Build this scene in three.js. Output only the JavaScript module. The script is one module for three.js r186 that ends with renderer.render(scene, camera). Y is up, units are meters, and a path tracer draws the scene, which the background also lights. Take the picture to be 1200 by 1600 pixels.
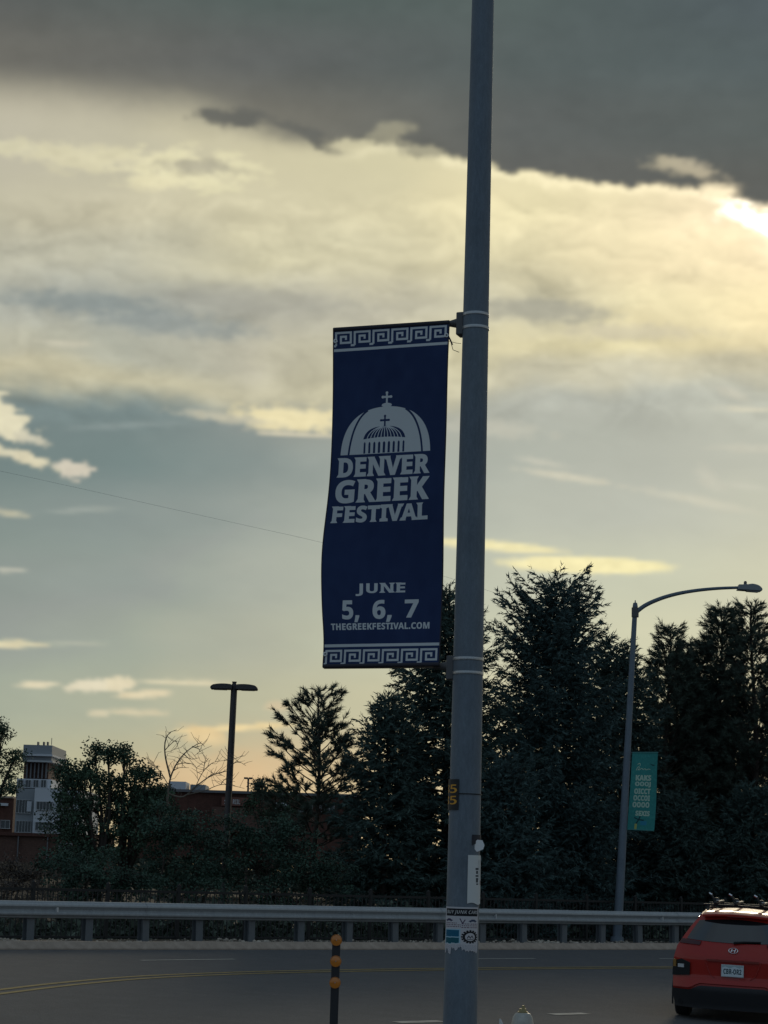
import * as THREE from 'three';
import { mergeGeometries, mergeVertices, toCreasedNormals } from 'three/addons/utils/BufferGeometryUtils.js';
import { RoundedBoxGeometry } from 'three/addons/geometries/RoundedBoxGeometry.js';
import { ImprovedNoise } from 'three/addons/math/ImprovedNoise.js';

// ---------------------------------------------------------------- camera
const EYE = 1.7, FOCAL = 3200;                       // focal length in pixels of the 1200 x 1600 photograph
const scene = new THREE.Scene();
const camera = new THREE.PerspectiveCamera(2 * Math.atan(800 / FOCAL) * 180 / Math.PI, 0.75, 0.1, 8000);
camera.rotation.order = 'YXZ';
camera.position.set(0, EYE, 0);
camera.rotation.set(Math.atan(570 / FOCAL), 0, 0.03);
camera.updateMatrixWorld(true);
function ray(px, py) {                               // direction of a photograph pixel
  return new THREE.Vector3((px - 600) / FOCAL, -(py - 800) / FOCAL, -1).applyQuaternion(camera.quaternion);
}
function at(px, py, d) {                             // the point seen at a pixel, d metres in front
  const r = ray(px, py);
  return r.multiplyScalar(d / -r.z).add(camera.position);
}

// ---------------------------------------------------------------- sky
const noise = new ImprovedNoise();
function fbm(x, y, z, oct = 4, gain = 0.5) {
  let a = 1, s = 0, n = 0;
  for (let i = 0; i < oct; i++) { s += a * noise.noise(x, y, z + i * 7.3); n += a; a *= gain; x = x * 2.03 + 1.7; y = y * 2.03 - 3.1; z *= 2.03; }
  return s / n;
}
const clamp = (x, a = 0, b = 1) => Math.min(b, Math.max(a, x));
const sstep = (a, b, x) => { const t = clamp((x - a) / (b - a)); return t * t * (3 - 2 * t); };
const lerp = (a, b, t) => a + (b - a) * t;
const lin = (c) => { c /= 255; return c <= 0.04045 ? c / 12.92 : Math.pow((c + 0.055) / 1.055, 2.4); };
const col = (r, g, b) => [lin(r), lin(g), lin(b)];
const SUN_DIR = ray(1226, 366).normalize();          // the sun stands behind the cloud edge on the right

const ROWS = [120, 250, 330, 400, 480, 550, 600, 650, 720, 800, 900, 1000, 1100, 1200, 1320];
const COLS = [0, 200, 400, 600, 800, 1000, 1200];
const AIR = [
  [194, 188, 166, 194, 188, 166, 199, 193, 166, 208, 201, 168, 224, 214, 176, 243, 229, 188, 254, 236, 198],
  [190, 185, 165, 195, 190, 166, 207, 200, 168, 213, 206, 170, 230, 219, 178, 243, 229, 188, 254, 236, 202],
  [195, 190, 166, 201, 195, 168, 211, 204, 172, 218, 210, 174, 234, 223, 180, 244, 229, 188, 253, 232, 194],
  [188, 186, 167, 195, 192, 170, 210, 204, 172, 212, 205, 172, 230, 220, 180, 242, 227, 185, 250, 230, 187],
  [175, 176, 163, 160, 164, 156, 175, 174, 160, 185, 181, 161, 200, 195, 168, 228, 217, 176, 244, 227, 180],
  [185, 183, 163, 177, 178, 162, 185, 181, 161, 199, 194, 165, 220, 211, 172, 230, 219, 175, 238, 223, 179],
  [197, 191, 162, 195, 190, 162, 193, 188, 162, 202, 196, 165, 201, 196, 170, 202, 197, 172, 210, 203, 174],
  [123, 138, 137, 121, 136, 135, 141, 149, 144, 168, 170, 158, 176, 178, 166, 178, 180, 168, 188, 189, 174],
  [118, 134, 132, 120, 136, 134, 138, 149, 145, 166, 172, 163, 178, 182, 170, 181, 183, 170, 190, 191, 176],
  [131, 144, 139, 138, 149, 145, 152, 160, 153, 174, 179, 167, 186, 189, 175, 189, 191, 177, 198, 198, 179],
  [142, 153, 145, 149, 159, 151, 168, 173, 161, 182, 186, 170, 196, 198, 177, 202, 203, 179, 208, 206, 180],
  [152, 162, 151, 160, 168, 154, 177, 179, 161, 190, 192, 168, 202, 202, 176, 210, 208, 178, 212, 208, 178],
  [168, 174, 155, 174, 177, 155, 188, 186, 158, 200, 195, 163, 210, 203, 170, 215, 208, 173, 216, 208, 172],
  [180, 180, 150, 188, 182, 149, 208, 187, 148, 212, 194, 154, 214, 199, 159, 218, 204, 164, 218, 204, 164],
  [190, 182, 148, 206, 184, 144, 220, 190, 142, 218, 194, 149, 216, 196, 154, 218, 200, 158, 218, 200, 158],
].map((r) => r.map(lin));
const DECK_ROWS = [-300, 0, 100, 200, 290];
const DECK = [
  [100, 106, 107, 94, 103, 104, 90, 100, 104, 92, 102, 106],
  [95, 98, 96, 86, 97, 94, 86, 97, 95, 84, 94, 98],
  [112, 111, 104, 97, 100, 98, 88, 97, 96, 86, 96, 97],
  [170, 165, 146, 120, 118, 108, 95, 99, 97, 92, 99, 97],
  [190, 184, 162, 130, 126, 112, 99, 100, 96, 96, 98, 94],
].map((r) => r.map(lin));
function grid(table, rows, cols, u, v, out) {
  let i = 0, j = 0;
  while (i < rows.length - 2 && v > rows[i + 1]) i++;
  while (j < cols.length - 2 && u > cols[j + 1]) j++;
  const s = sstep(0, 1, (v - rows[i]) / (rows[i + 1] - rows[i])), t = clamp((u - cols[j]) / (cols[j + 1] - cols[j]));
  for (let k = 0; k < 3; k++) {
    const a = lerp(table[i][j * 3 + k], table[i][j * 3 + 3 + k], t), b = lerp(table[i + 1][j * 3 + k], table[i + 1][j * 3 + 3 + k], t);
    out[k] = lerp(a, b, s);
  }
}
const EDGE = [[-400, 150], [0, 168], [150, 182], [300, 196], [420, 224], [520, 240], [600, 232], [690, 250], [740, 263], [800, 275], [900, 286], [1000, 297], [1080, 300], [1150, 312], [1200, 326], [1320, 345], [1700, 380]];
function edgeAt(u) {
  let i = 0; while (i < EDGE.length - 2 && u > EDGE[i + 1][0]) i++;
  const t = clamp((u - EDGE[i][0]) / (EDGE[i + 1][0] - EDGE[i][0]));
  return lerp(EDGE[i][1], EDGE[i + 1][1], t);
}
// single clouds: centre, half length, half height, slant, colour, strength, raggedness, softness
const PUFFS = [
  [298, 270, 108, 30, 0.05, col(232, 225, 186), 0.95, 0.75, 0.5], [150, 252, 90, 20, 0.12, col(222, 215, 180), 0.8, 0.8, 0.7], [35, 236, 50, 14, 0.1, col(220, 214, 180), 0.75, 0.8, 0.7], [255, 290, 50, 14, 0.0, col(230, 222, 184), 0.7, 0.7, 0.7],
  [312, 266, 60, 14, 0.05, col(176, 171, 150), 0.85, 0.6, 0.7],
  [130, 472, 130, 17, 0.06, col(137, 147, 146), 0.75, 0.5, 0.8], [265, 505, 150, 20, 0.1, col(140, 149, 148), 0.7, 0.5, 0.8], [410, 470, 170, 22, 0.04, col(168, 167, 155), 0.5, 0.5, 0.9],
  [845, 486, 115, 20, 0.06, col(170, 168, 152), 0.8, 0.45, 0.8], [985, 520, 120, 14, 0.0, col(199, 192, 172), 0.5, 0.5, 0.9], [110, 537, 42, 5, 0.05, col(213, 207, 184), 0.6, 0.5, 0.8],
  [455, 655, 85, 20, 0.06, col(239, 226, 180), 0.95, 0.5, 0.45], [350, 653, 85, 8, 0.12, col(205, 199, 174), 0.7, 0.5, 0.8], [455, 678, 65, 4, 0.06, col(219, 210, 182), 0.8, 0.5, 0.6],
  [14, 660, 42, 26, 0.35, col(228, 221, 190), 1.0, 0.75, 0.35], [-24, 640, 50, 30, 0.0, col(228, 221, 190), 1.0, 0.6, 0.35], [52, 684, 26, 10, 0.3, col(206, 201, 178), 0.9, 0.8, 0.5],
  [52, 717, 66, 9, 0.34, col(218, 210, 180), 1.0, 0.7, 0.4], [112, 733, 30, 13, 0.15, col(211, 203, 184), 1.0, 0.75, 0.4], [-6, 704, 44, 8, 0.12, col(214, 208, 180), 1.0, 0.7, 0.4],
  [15, 801, 40, 5, 0.14, col(198, 194, 168), 0.8, 0.4, 0.6], [130, 797, 60, 5, -0.05, col(166, 174, 164), 0.6, 0.4, 0.9], [20, 891, 32, 4, 0.0, col(195, 193, 177), 0.8, 0.3, 0.6], [200, 665, 90, 5, -0.05, col(146, 158, 155), 0.6, 0.4, 0.9],
  [15, 1006, 62, 6, 0.02, col(224, 214, 178), 0.95, 0.3, 0.5], [120, 1005, 55, 4, 0.0, col(191, 190, 172), 0.5, 0.4, 0.9],
  [67, 1069, 34, 5, 0.0, col(227, 216, 184), 0.95, 0.25, 0.5], [158, 1071, 50, 11, 0.0, col(225, 216, 188), 1.0, 0.5, 0.35], [188, 1068, 24, 11, 0.0, col(227, 216, 184), 1.0, 0.5, 0.35],
  [290, 1065, 90, 3.5, 0.03, col(225, 214, 180), 0.9, 0.3, 0.6], [230, 1084, 48, 6, -0.05, col(227, 213, 178), 0.95, 0.3, 0.5], [215, 1112, 52, 5, 0.03, col(219, 206, 172), 0.8, 0.4, 0.6], [160, 1114, 18, 5, 0.0, col(221, 210, 178), 0.8, 0.4, 0.6],
  [435, 1103, 20, 8, 0.0, col(225, 200, 162), 0.6, 0.5, 0.8], [370, 1136, 110, 5, -0.06, col(237, 214, 162), 0.95, 0.35, 0.5], [320, 1150, 40, 14, 0.2, col(231, 204, 154), 0.85, 0.55, 0.6], [330, 1215, 160, 40, 0.0, col(231, 192, 144), 0.5, 0.4, 1.0],
  [915, 883, 137, 14, 0.03, col(247, 236, 182), 1.0, 0.16, 0.3], [770, 853, 110, 8, 0.08, col(243, 232, 180), 0.95, 0.18, 0.4], [640, 846, 70, 7, 0.05, col(235, 226, 180), 0.9, 0.2, 0.5],
  [885, 745, 75, 6, 0.16, col(213, 208, 186), 0.8, 0.5, 0.8], [845, 722, 40, 5, 0.15, col(207, 204, 186), 0.6, 0.5, 0.9], [1085, 782, 95, 8, 0.2, col(211, 207, 186), 0.65, 0.5, 0.9], [1105, 750, 26, 18, 0.6, col(205, 202, 184), 0.55, 0.6, 0.9],
  [1165, 640, 60, 4, 0.03, col(219, 213, 188), 0.8, 0.3, 0.7], [1140, 615, 22, 9, 0.3, col(209, 204, 184), 0.6, 0.6, 0.9], [770, 670, 80, 14, 0.1, col(205, 202, 184), 0.5, 0.6, 0.9], [1170, 700, 70, 7, 0.0, col(209, 205, 186), 0.5, 0.5, 0.9],
  [1165, 760, 40, 6, 0.1, col(205, 203, 186), 0.5, 0.5, 0.9],
];
// pieces of the dark deck that hang below it or break it open: centre, half size, slant, strength (+ dark, - open)
const SHREDS = [
  [372, 190, 62, 16, 0.12, 0.95], [470, 213, 62, 13, 0.3, 0.8], [505, 234, 26, 8, 0.5, 0.8], [590, 222, 30, 14, 0.0, 0.5], [660, 236, 50, 18, 0.1, 0.6],
  [560, 236, 50, 14, 0.0, -0.85], [610, 212, 44, 14, -0.2, -0.3], [1062, 268, 62, 15, 0.14, -0.42], [1110, 296, 40, 12, 0.0, -0.6], [1175, 304, 50, 22, 0.1, 0.95], [1110, 280, 16, 6, 0.3, 0.6], [960, 268, 90, 14, 0.1, 0.4],
];
function ellip(f, u, v, warpU, warpV) {
  const du = u - f[0] + warpU, dv0 = v - f[1] + warpV, dv = dv0 - du * f[4];
  return Math.sqrt((du / f[2]) * (du / f[2]) + (dv / f[3]) * (dv / f[3]));
}
const ct = [0, 0, 0], cd = [0, 0, 0];
function localSky(u, v, out) {
  const w1 = fbm(u / 170, v / 90, 3.1, 4), w2 = fbm(u / 150, v / 70, 9.4, 4), fine = fbm(u / 46, v / 30, 5.7, 4);
  const drift = sstep(280, 340, v) * (1 - sstep(620, 700, v));
  // lower rim of the thin bright sheet: level on the right, bowed on the left
  const rim = 606 + 34 * sstep(0, 420, u) - 40 * sstep(640, 900, u);
  const vv = v + (w1 * 34 + fine * 7) * (0.25 + 0.75 * drift) + (626 - rim) * sstep(480, 590, v) * (1 - sstep(660, 720, v));
  grid(AIR, ROWS, COLS, u + w2 * 90, vv, out);
  const sx = u + w1 * 120, sy = v - u * 0.10 + w2 * 60;
  const wisp = fbm(sx / 150, sy / 46, 1.3, 5, 0.58), curd = fbm(sx / 44 + 3, sy / 26, 6.1, 4, 0.6);
  const fil = fbm(sx / 60, sy / 11, 2.9, 4, 0.6);
  const veil = 1 + drift * (w2 * 0.16 + wisp * 0.36 + curd * 0.16 + fil * 0.10) + (1 - drift) * (w1 * 0.04 + wisp * 0.05 + fil * 0.02);
  for (let k = 0; k < 3; k++) out[k] *= veil;
  for (const f of PUFFS) {
    if (Math.abs(u - f[0]) > f[2] * 2.2 + 20 || Math.abs(v - f[1]) > f[3] * 2.6 + f[2] * Math.abs(f[4]) * 2 + 20) continue;
    const rag = f[7], k0 = 26 / Math.max(8, f[3]);
    const n = fbm(u / 38 * Math.max(0.6, Math.min(1.6, k0)), v / 13, f[0] * 0.13, 4);
    const e = ellip(f, u, v, w2 * 16 * rag, fine * 5 * rag) + n * rag * 1.7;
    const a = f[6] * (1 - sstep(1 - f[8] * 0.8, 1 + f[8] * 0.45, e));
    if (a <= 0) continue;
    const lit = 1 + n * 0.22;
    for (let k = 0; k < 3; k++) out[k] = lerp(out[k], f[5][k] * lit, a);
  }
  // glow where the sun is behind the cloud
  const sr = Math.hypot(u - 1226, (v - 362) * 1.15 );
  const glow = 0.5 * Math.exp(-Math.pow(sr / 50, 2)) + 0.03 * Math.exp(-sr / 150);
  const gap = sstep(0.0, 0.95, 1 - Math.hypot((u - 1192 + w2 * 40) / 108, (v - 350 - (u - 1190) * 0.30 + fine * 40 + curd * 26) / 25));
  out[0] += glow + gap * 1.7; out[1] += glow * 0.9 + gap * 1.66; out[2] += glow * 0.7 + gap * 1.55;
  // the dark deck
  const soft = lerp(46, 6, sstep(250, 660, u));
  const e = edgeAt(u) + w1 * 26 * sstep(200, 700, u) + fine * 15 + fbm(u / 18, v / 14, 2.2, 3) * 6 * sstep(400, 700, u);
  let m = 1 - sstep(-soft, soft * 1.1, v - e + soft * 0.35);
  let dark = 0;
  for (const s of SHREDS) {
    if (Math.abs(u - s[0]) > s[2] * 2 || Math.abs(v - s[1]) > s[3] * 2.5 + s[2] * Math.abs(s[4])) continue;
    const q = ellip(s, u, v, w2 * 26, fine * 16) + fbm(u / 24, v / 13, 4.4, 3) * 0.6;
    const a = Math.abs(s[5]) * (1 - sstep(0.45, 1.15, q));
    if (s[5] > 0) { m = lerp(m, 1, a); dark = Math.max(dark, a); } else m = lerp(m, 0, a);
  }
  grid(DECK, DECK_ROWS, [0, 400, 800, 1200], u, v, cd);
  const dn = 1 + w1 * 0.13 + fine * 0.10 + curd * 0.06 + 0.06 * fbm(u / 300, v / 150, 8.8, 3);
  const line = Math.exp(-Math.pow((v - e - 5) / 7, 2)) * sstep(470, 640, u) * 0.75;
  for (let k = 0; k < 3; k++) {
    out[k] = lerp(out[k], out[k] * 1.0 + [0.22, 0.2, 0.14][k], line * (1 - m * 0.4));
    out[k] = lerp(out[k], lerp(cd[k] * dn, [0.118, 0.122, 0.112][k] * dn, dark * 0.85), m);
  }
}
const sunAz = Math.atan2(SUN_DIR.x, -SUN_DIR.z);
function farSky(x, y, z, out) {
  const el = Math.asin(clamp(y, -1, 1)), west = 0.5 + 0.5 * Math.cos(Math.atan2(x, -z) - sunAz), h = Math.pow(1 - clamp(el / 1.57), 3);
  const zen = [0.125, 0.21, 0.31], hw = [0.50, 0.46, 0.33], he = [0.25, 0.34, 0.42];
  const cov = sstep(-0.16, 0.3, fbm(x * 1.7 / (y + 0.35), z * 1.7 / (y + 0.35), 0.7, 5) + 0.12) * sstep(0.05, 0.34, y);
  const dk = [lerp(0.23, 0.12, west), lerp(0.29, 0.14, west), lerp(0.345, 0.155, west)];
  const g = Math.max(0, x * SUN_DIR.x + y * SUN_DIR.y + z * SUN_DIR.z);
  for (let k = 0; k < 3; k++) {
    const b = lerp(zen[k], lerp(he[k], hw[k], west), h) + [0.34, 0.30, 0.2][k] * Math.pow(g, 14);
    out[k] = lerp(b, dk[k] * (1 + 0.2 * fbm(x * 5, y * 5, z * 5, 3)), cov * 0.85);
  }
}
{
  const W = 4096, H = 2048, data = new Float32Array(W * H * 4), o = [0, 0, 0], f = [0, 0, 0], K = FOCAL * Math.PI / 180;
  const el0 = Math.atan(570 / FOCAL), cr = Math.cos(0.03), sr = Math.sin(0.03);
  for (let j = 0; j < H; j++) {
    const el = ((j + 0.5) / H - 0.5) * Math.PI, y = Math.sin(el), c = Math.cos(el);
    for (let i = 0; i < W; i++) {
      const k = (j * W + i) * 4;
      if (el < -0.01) { data[k] = 0.05; data[k + 1] = 0.052; data[k + 2] = 0.05; data[k + 3] = 1; continue; }
      const a = ((i + 0.5) / W - 0.5) * 2 * Math.PI, x = Math.cos(a) * c, z = Math.sin(a) * c;
      // degrees right of and above the middle of the view, tipped with the lie of the clouds
      const az = Math.atan2(x, -z), X = az * Math.cos(el) * 180 / Math.PI, Y = (el - el0) * 180 / Math.PI + az * az * c * y * 28.6;
      const u = 600 + (X * cr + Y * sr) * K, v = 800 - (Y * cr - X * sr) * K;
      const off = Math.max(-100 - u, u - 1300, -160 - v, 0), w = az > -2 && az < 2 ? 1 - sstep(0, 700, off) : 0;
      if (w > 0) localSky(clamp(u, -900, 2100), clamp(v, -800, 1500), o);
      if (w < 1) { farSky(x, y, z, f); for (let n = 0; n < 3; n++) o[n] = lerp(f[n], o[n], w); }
      data[k] = Math.max(0.01, o[0]); data[k + 1] = Math.max(0.01, o[1]); data[k + 2] = Math.max(0.01, o[2]); data[k + 3] = 1;
    }
  }
  const sky = new THREE.DataTexture(data, W, H, THREE.RGBAFormat, THREE.FloatType);
  sky.mapping = THREE.EquirectangularReflectionMapping; sky.magFilter = sky.minFilter = THREE.LinearFilter; sky.needsUpdate = true;
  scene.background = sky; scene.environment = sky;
}

// ---------------------------------------------------------------- sun and exposure
const sun = new THREE.DirectionalLight(new THREE.Color(1, 0.86, 0.62), 0.9);
sun.position.copy(SUN_DIR).multiplyScalar(120).add(new THREE.Vector3(0, 0, -35));
sun.target.position.set(0, 0, -35); scene.add(sun, sun.target);
sun.castShadow = true; sun.shadow.radius = 20; sun.shadow.mapSize.set(2048, 2048);
Object.assign(sun.shadow.camera, { left: -40, right: 40, top: 40, bottom: -40, near: 1, far: 320 });
const renderer = new THREE.WebGLRenderer({ antialias: true });
renderer.toneMapping = THREE.LinearToneMapping;
renderer.toneMappingExposure = 1.0;
renderer.shadowMap.enabled = true;

// ---------------------------------------------------------------- helpers
let seed = 7;
const rnd = () => { seed = (seed * 1664525 + 1013904223) >>> 0; return seed / 4294967296; };
const rr = (a, b) => a + (b - a) * rnd();
const V = (x, y, z) => new THREE.Vector3(x, y, z);
const used = {};
function numbered(name) { const n = used[name] = (used[name] ?? -1) + 1; return n ? `${name}_${String(n).padStart(3, '0')}` : name; }
function tag(o, label, category, group) { o.userData.label = label; o.userData.category = category; if (group) o.userData.group = group; return o; }
function thing(name, label, category, p = V(0, 0, 0), turn = 0, group) {
  const o = new THREE.Group(); o.name = numbered(name); o.position.copy(p); o.rotation.y = turn; scene.add(o);
  return tag(o, label, category, group);
}
function clean(g) {
  g = g.index ? g.toNonIndexed() : g;
  for (const k of Object.keys(g.attributes)) if (!['position', 'normal', 'uv'].includes(k)) g.deleteAttribute(k);
  if (!g.attributes.normal) g.computeVertexNormals();
  if (!g.attributes.uv) g.setAttribute('uv', new THREE.BufferAttribute(new Float32Array(g.attributes.position.count * 2), 2));
  g.morphAttributes = {}; g.clearGroups();
  return g;
}
const join = (list) => (list.length === 1 ? clean(list[0]) : mergeGeometries(list.map(clean)));
function part(name, geo, mat, parent = scene, label) {
  const m = new THREE.Mesh(Array.isArray(geo) ? join(geo) : geo, mat);
  m.name = parent === scene ? numbered(name) : name;
  if (label) m.userData.label = label;
  parent.add(m); return m;
}
function struct(name, geo, mat) { const m = part(name, geo, mat); m.userData.kind = 'structure'; return m; }
function bx(w, h, d, x = 0, y = 0, z = 0, ry = 0, rz = 0, rx = 0) { return new THREE.BoxGeometry(w, h, d).applyMatrix4(new THREE.Matrix4().compose(V(x, y, z), new THREE.Quaternion().setFromEuler(new THREE.Euler(rx, ry, rz)), V(1, 1, 1))); }
function rbx(w, h, d, r, x = 0, y = 0, z = 0, ry = 0, rz = 0, rx = 0) { return new RoundedBoxGeometry(w, h, d, 2, r).applyMatrix4(new THREE.Matrix4().compose(V(x, y, z), new THREE.Quaternion().setFromEuler(new THREE.Euler(rx, ry, rz)), V(1, 1, 1))); }
function cyl(r0, r1, h, x, y, z, n = 20, rx = 0, rz = 0) { return new THREE.CylinderGeometry(r1, r0, h, n).applyMatrix4(new THREE.Matrix4().compose(V(x, y, z), new THREE.Quaternion().setFromEuler(new THREE.Euler(rx, 0, rz)), V(1, 1, 1))); }
function tube(pts, radii, sides = 6) {               // a tapered tube with closed ends along points
  const pos = [], nor = [], uv = [], idx = [], n = pts.length;
  let up = V(0.3, 0.1, 0.9), len = 0;
  for (let i = 0; i < n; i++) {
    const t = pts[Math.min(n - 1, i + 1)].clone().sub(pts[Math.max(0, i - 1)]).normalize();
    const a = up.clone().addScaledVector(t, -up.dot(t)).normalize(), b = t.clone().cross(a); up = a;
    if (i) len += pts[i].distanceTo(pts[i - 1]);
    const r = Array.isArray(radii) ? radii[i] : radii;
    for (let k = 0; k <= sides; k++) {
      const th = k / sides * Math.PI * 2, d = a.clone().multiplyScalar(Math.cos(th)).addScaledVector(b, Math.sin(th));
      pos.push(pts[i].x + d.x * r, pts[i].y + d.y * r, pts[i].z + d.z * r); nor.push(d.x, d.y, d.z); uv.push(k / sides, len);
    }
  }
  const w = sides + 1;
  for (let i = 0; i < n - 1; i++) for (let k = 0; k < sides; k++) idx.push(i * w + k, i * w + k + 1, i * w + k + w, i * w + k + 1, i * w + k + w + 1, i * w + k + w);
  for (const [i, s] of [[0, -1], [n - 1, 1]]) {
    const c = pos.length / 3; pos.push(pts[i].x, pts[i].y, pts[i].z); const t = pts[Math.min(n - 1, i + 1)].clone().sub(pts[Math.max(0, i - 1)]).normalize().multiplyScalar(s); nor.push(t.x, t.y, t.z); uv.push(0, 0);
    for (let k = 0; k < sides; k++) s < 0 ? idx.push(c, i * w + k + 1, i * w + k) : idx.push(c, i * w + k, i * w + k + 1);
  }
  const g = new THREE.BufferGeometry();
  g.setAttribute('position', new THREE.Float32BufferAttribute(pos, 3)); g.setAttribute('normal', new THREE.Float32BufferAttribute(nor, 3)); g.setAttribute('uv', new THREE.Float32BufferAttribute(uv, 2)); g.setIndex(idx);
  return g;
}
function surface(nu, nv, fn, flip = false) {         // grid surface from fn(u, v) -> Vector3, smooth normals
  const pos = [], uv = [], idx = [];
  for (let j = 0; j <= nv; j++) for (let i = 0; i <= nu; i++) { const p = fn(i / nu, j / nv); pos.push(p.x, p.y, p.z); uv.push(i / nu, j / nv); }
  for (let j = 0; j < nv; j++) for (let i = 0; i < nu; i++) {
    const a = j * (nu + 1) + i, b = a + 1, c = a + nu + 1, d = c + 1;
    flip ? idx.push(a, c, b, b, c, d) : idx.push(a, b, c, b, d, c);
  }
  const g = new THREE.BufferGeometry();
  g.setAttribute('position', new THREE.Float32BufferAttribute(pos, 3)); g.setAttribute('uv', new THREE.Float32BufferAttribute(uv, 2)); g.setIndex(idx); g.computeVertexNormals();
  return g;
}
function shell(nu, nv, fn, thick) {                  // the same with a back and edges: fn(u, v, offset)
  const a = surface(nu, nv, (u, v) => fn(u, v, thick)), b = surface(nu, nv, (u, v) => fn(u, v, 0), true), rim = [];
  const loop = []; for (let i = 0; i < nu; i++) loop.push([i / nu, 0]); for (let j = 0; j < nv; j++) loop.push([1, j / nv]); for (let i = nu; i > 0; i--) loop.push([i / nu, 1]); for (let j = nv; j > 0; j--) loop.push([0, j / nv]);
  const n = loop.length, pos = [], uv = [], idx = [];
  for (let i = 0; i <= n; i++) { const [u, v] = loop[i % n]; for (const t of [0, thick]) { const p = fn(u, v, t); pos.push(p.x, p.y, p.z); uv.push(u, v); } }
  for (let i = 0; i < n; i++) idx.push(i * 2, i * 2 + 2, i * 2 + 1, i * 2 + 1, i * 2 + 2, i * 2 + 3);
  const g = new THREE.BufferGeometry(); g.setAttribute('position', new THREE.Float32BufferAttribute(pos, 3)); g.setAttribute('uv', new THREE.Float32BufferAttribute(uv, 2)); g.setIndex(idx);
  const flat = g.toNonIndexed(); flat.computeVertexNormals();
  return join([a, b, flat]);
}
// ---------------------------------------------------------------- textures and materials
function noiseMap(size, fn, srgb = true) {
  const d = new Uint8Array(size * size * 4);
  for (let y = 0; y < size; y++) for (let x = 0; x < size; x++) { const c = fn(x / size, y / size), k = (y * size + x) * 4; d[k] = clamp(c[0]) * 255; d[k + 1] = clamp(c[1]) * 255; d[k + 2] = clamp(c[2]) * 255; d[k + 3] = 255; }
  const t = new THREE.DataTexture(d, size, size); t.wrapS = t.wrapT = THREE.RepeatWrapping; t.magFilter = THREE.LinearFilter; t.minFilter = THREE.LinearMipmapLinearFilter; t.generateMipmaps = true;
  if (srgb) t.colorSpace = THREE.SRGBColorSpace; t.needsUpdate = true; return t;
}
function tileNoise(u, v, f, z, oct = 4) {            // repeats over the unit square
  const a = fbm(u * f, v * f, z, oct), b = fbm((u - 1) * f, v * f, z, oct), c = fbm(u * f, (v - 1) * f, z, oct), d = fbm((u - 1) * f, (v - 1) * f, z, oct);
  return lerp(lerp(a, b, u), lerp(c, d, u), v) * 1.3;
}
function speck(u, v, n) { const s = Math.sin(Math.floor(u * n) * 127.1 + Math.floor(v * n) * 311.7) * 43758.5453; return s - Math.floor(s); }
const asphaltMap = noiseMap(512, (u, v) => { const n = tileNoise(u, v, 6, 1.1) * 0.10 + tileNoise(u, v, 40, 2.2, 2) * 0.08 + (speck(u, v, 512) - 0.5) * 0.16; return [0.80 + n, 0.81 + n, 0.83 + n]; });
const asphaltBump = noiseMap(512, (u, v) => { const n = 0.5 + (speck(u, v, 256) - 0.5) * 0.6 + tileNoise(u, v, 50, 4.2, 2) * 0.4; return [n, n, n]; }, false);
const dirtMap = noiseMap(512, (u, v) => { const n = tileNoise(u, v, 5, 3.1) * 0.24 + tileNoise(u, v, 30, 6.2, 3) * 0.22 + (speck(u, v, 256) - 0.5) * 0.12; return [0.74 + n, 0.72 + n, 0.66 + n * 0.9]; });
const steelMap = noiseMap(512, (u, v) => { const n = tileNoise(u, v, 7, 5.1) * 0.09 + tileNoise(u, v, 36, 8.2, 3) * 0.07 + (speck(u, v, 256) - 0.5) * 0.06, st = tileNoise(u, v * 0.12, 24, 2.6, 3) * 0.035; return [0.78 + n + st, 0.79 + n + st, 0.81 + n + st * 0.9]; });
const concreteMap = noiseMap(256, (u, v) => { const n = tileNoise(u, v, 6, 7.1) * 0.2 + (speck(u, v, 256) - 0.5) * 0.16; return [0.82 + n, 0.80 + n, 0.77 + n]; });
const brickMap = noiseMap(256, (u, v) => { const row = Math.floor(v * 24), j = (v * 24) % 1 < 0.14 || ((u * 10 + (row % 2) * 0.5) % 1) < 0.05, n = tileNoise(u, v, 8, 3.3) * 0.16 + (speck(u + row, v, 48) - 0.5) * 0.12; return j ? [0.80, 0.78, 0.74] : [0.80 + n, 0.72 + n, 0.68 + n]; });
const rep = (t, a, b = a) => { const c = t.clone(); c.repeat.set(a, b); c.needsUpdate = true; return c; };
function std(rgb, roughness = 0.8, extra = {}) { return new THREE.MeshStandardMaterial({ color: new THREE.Color().setRGB(...rgb), roughness, ...extra }); }
function phys(rgb, roughness, extra = {}) { return new THREE.MeshPhysicalMaterial({ color: new THREE.Color().setRGB(...rgb), roughness, ...extra }); }
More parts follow.
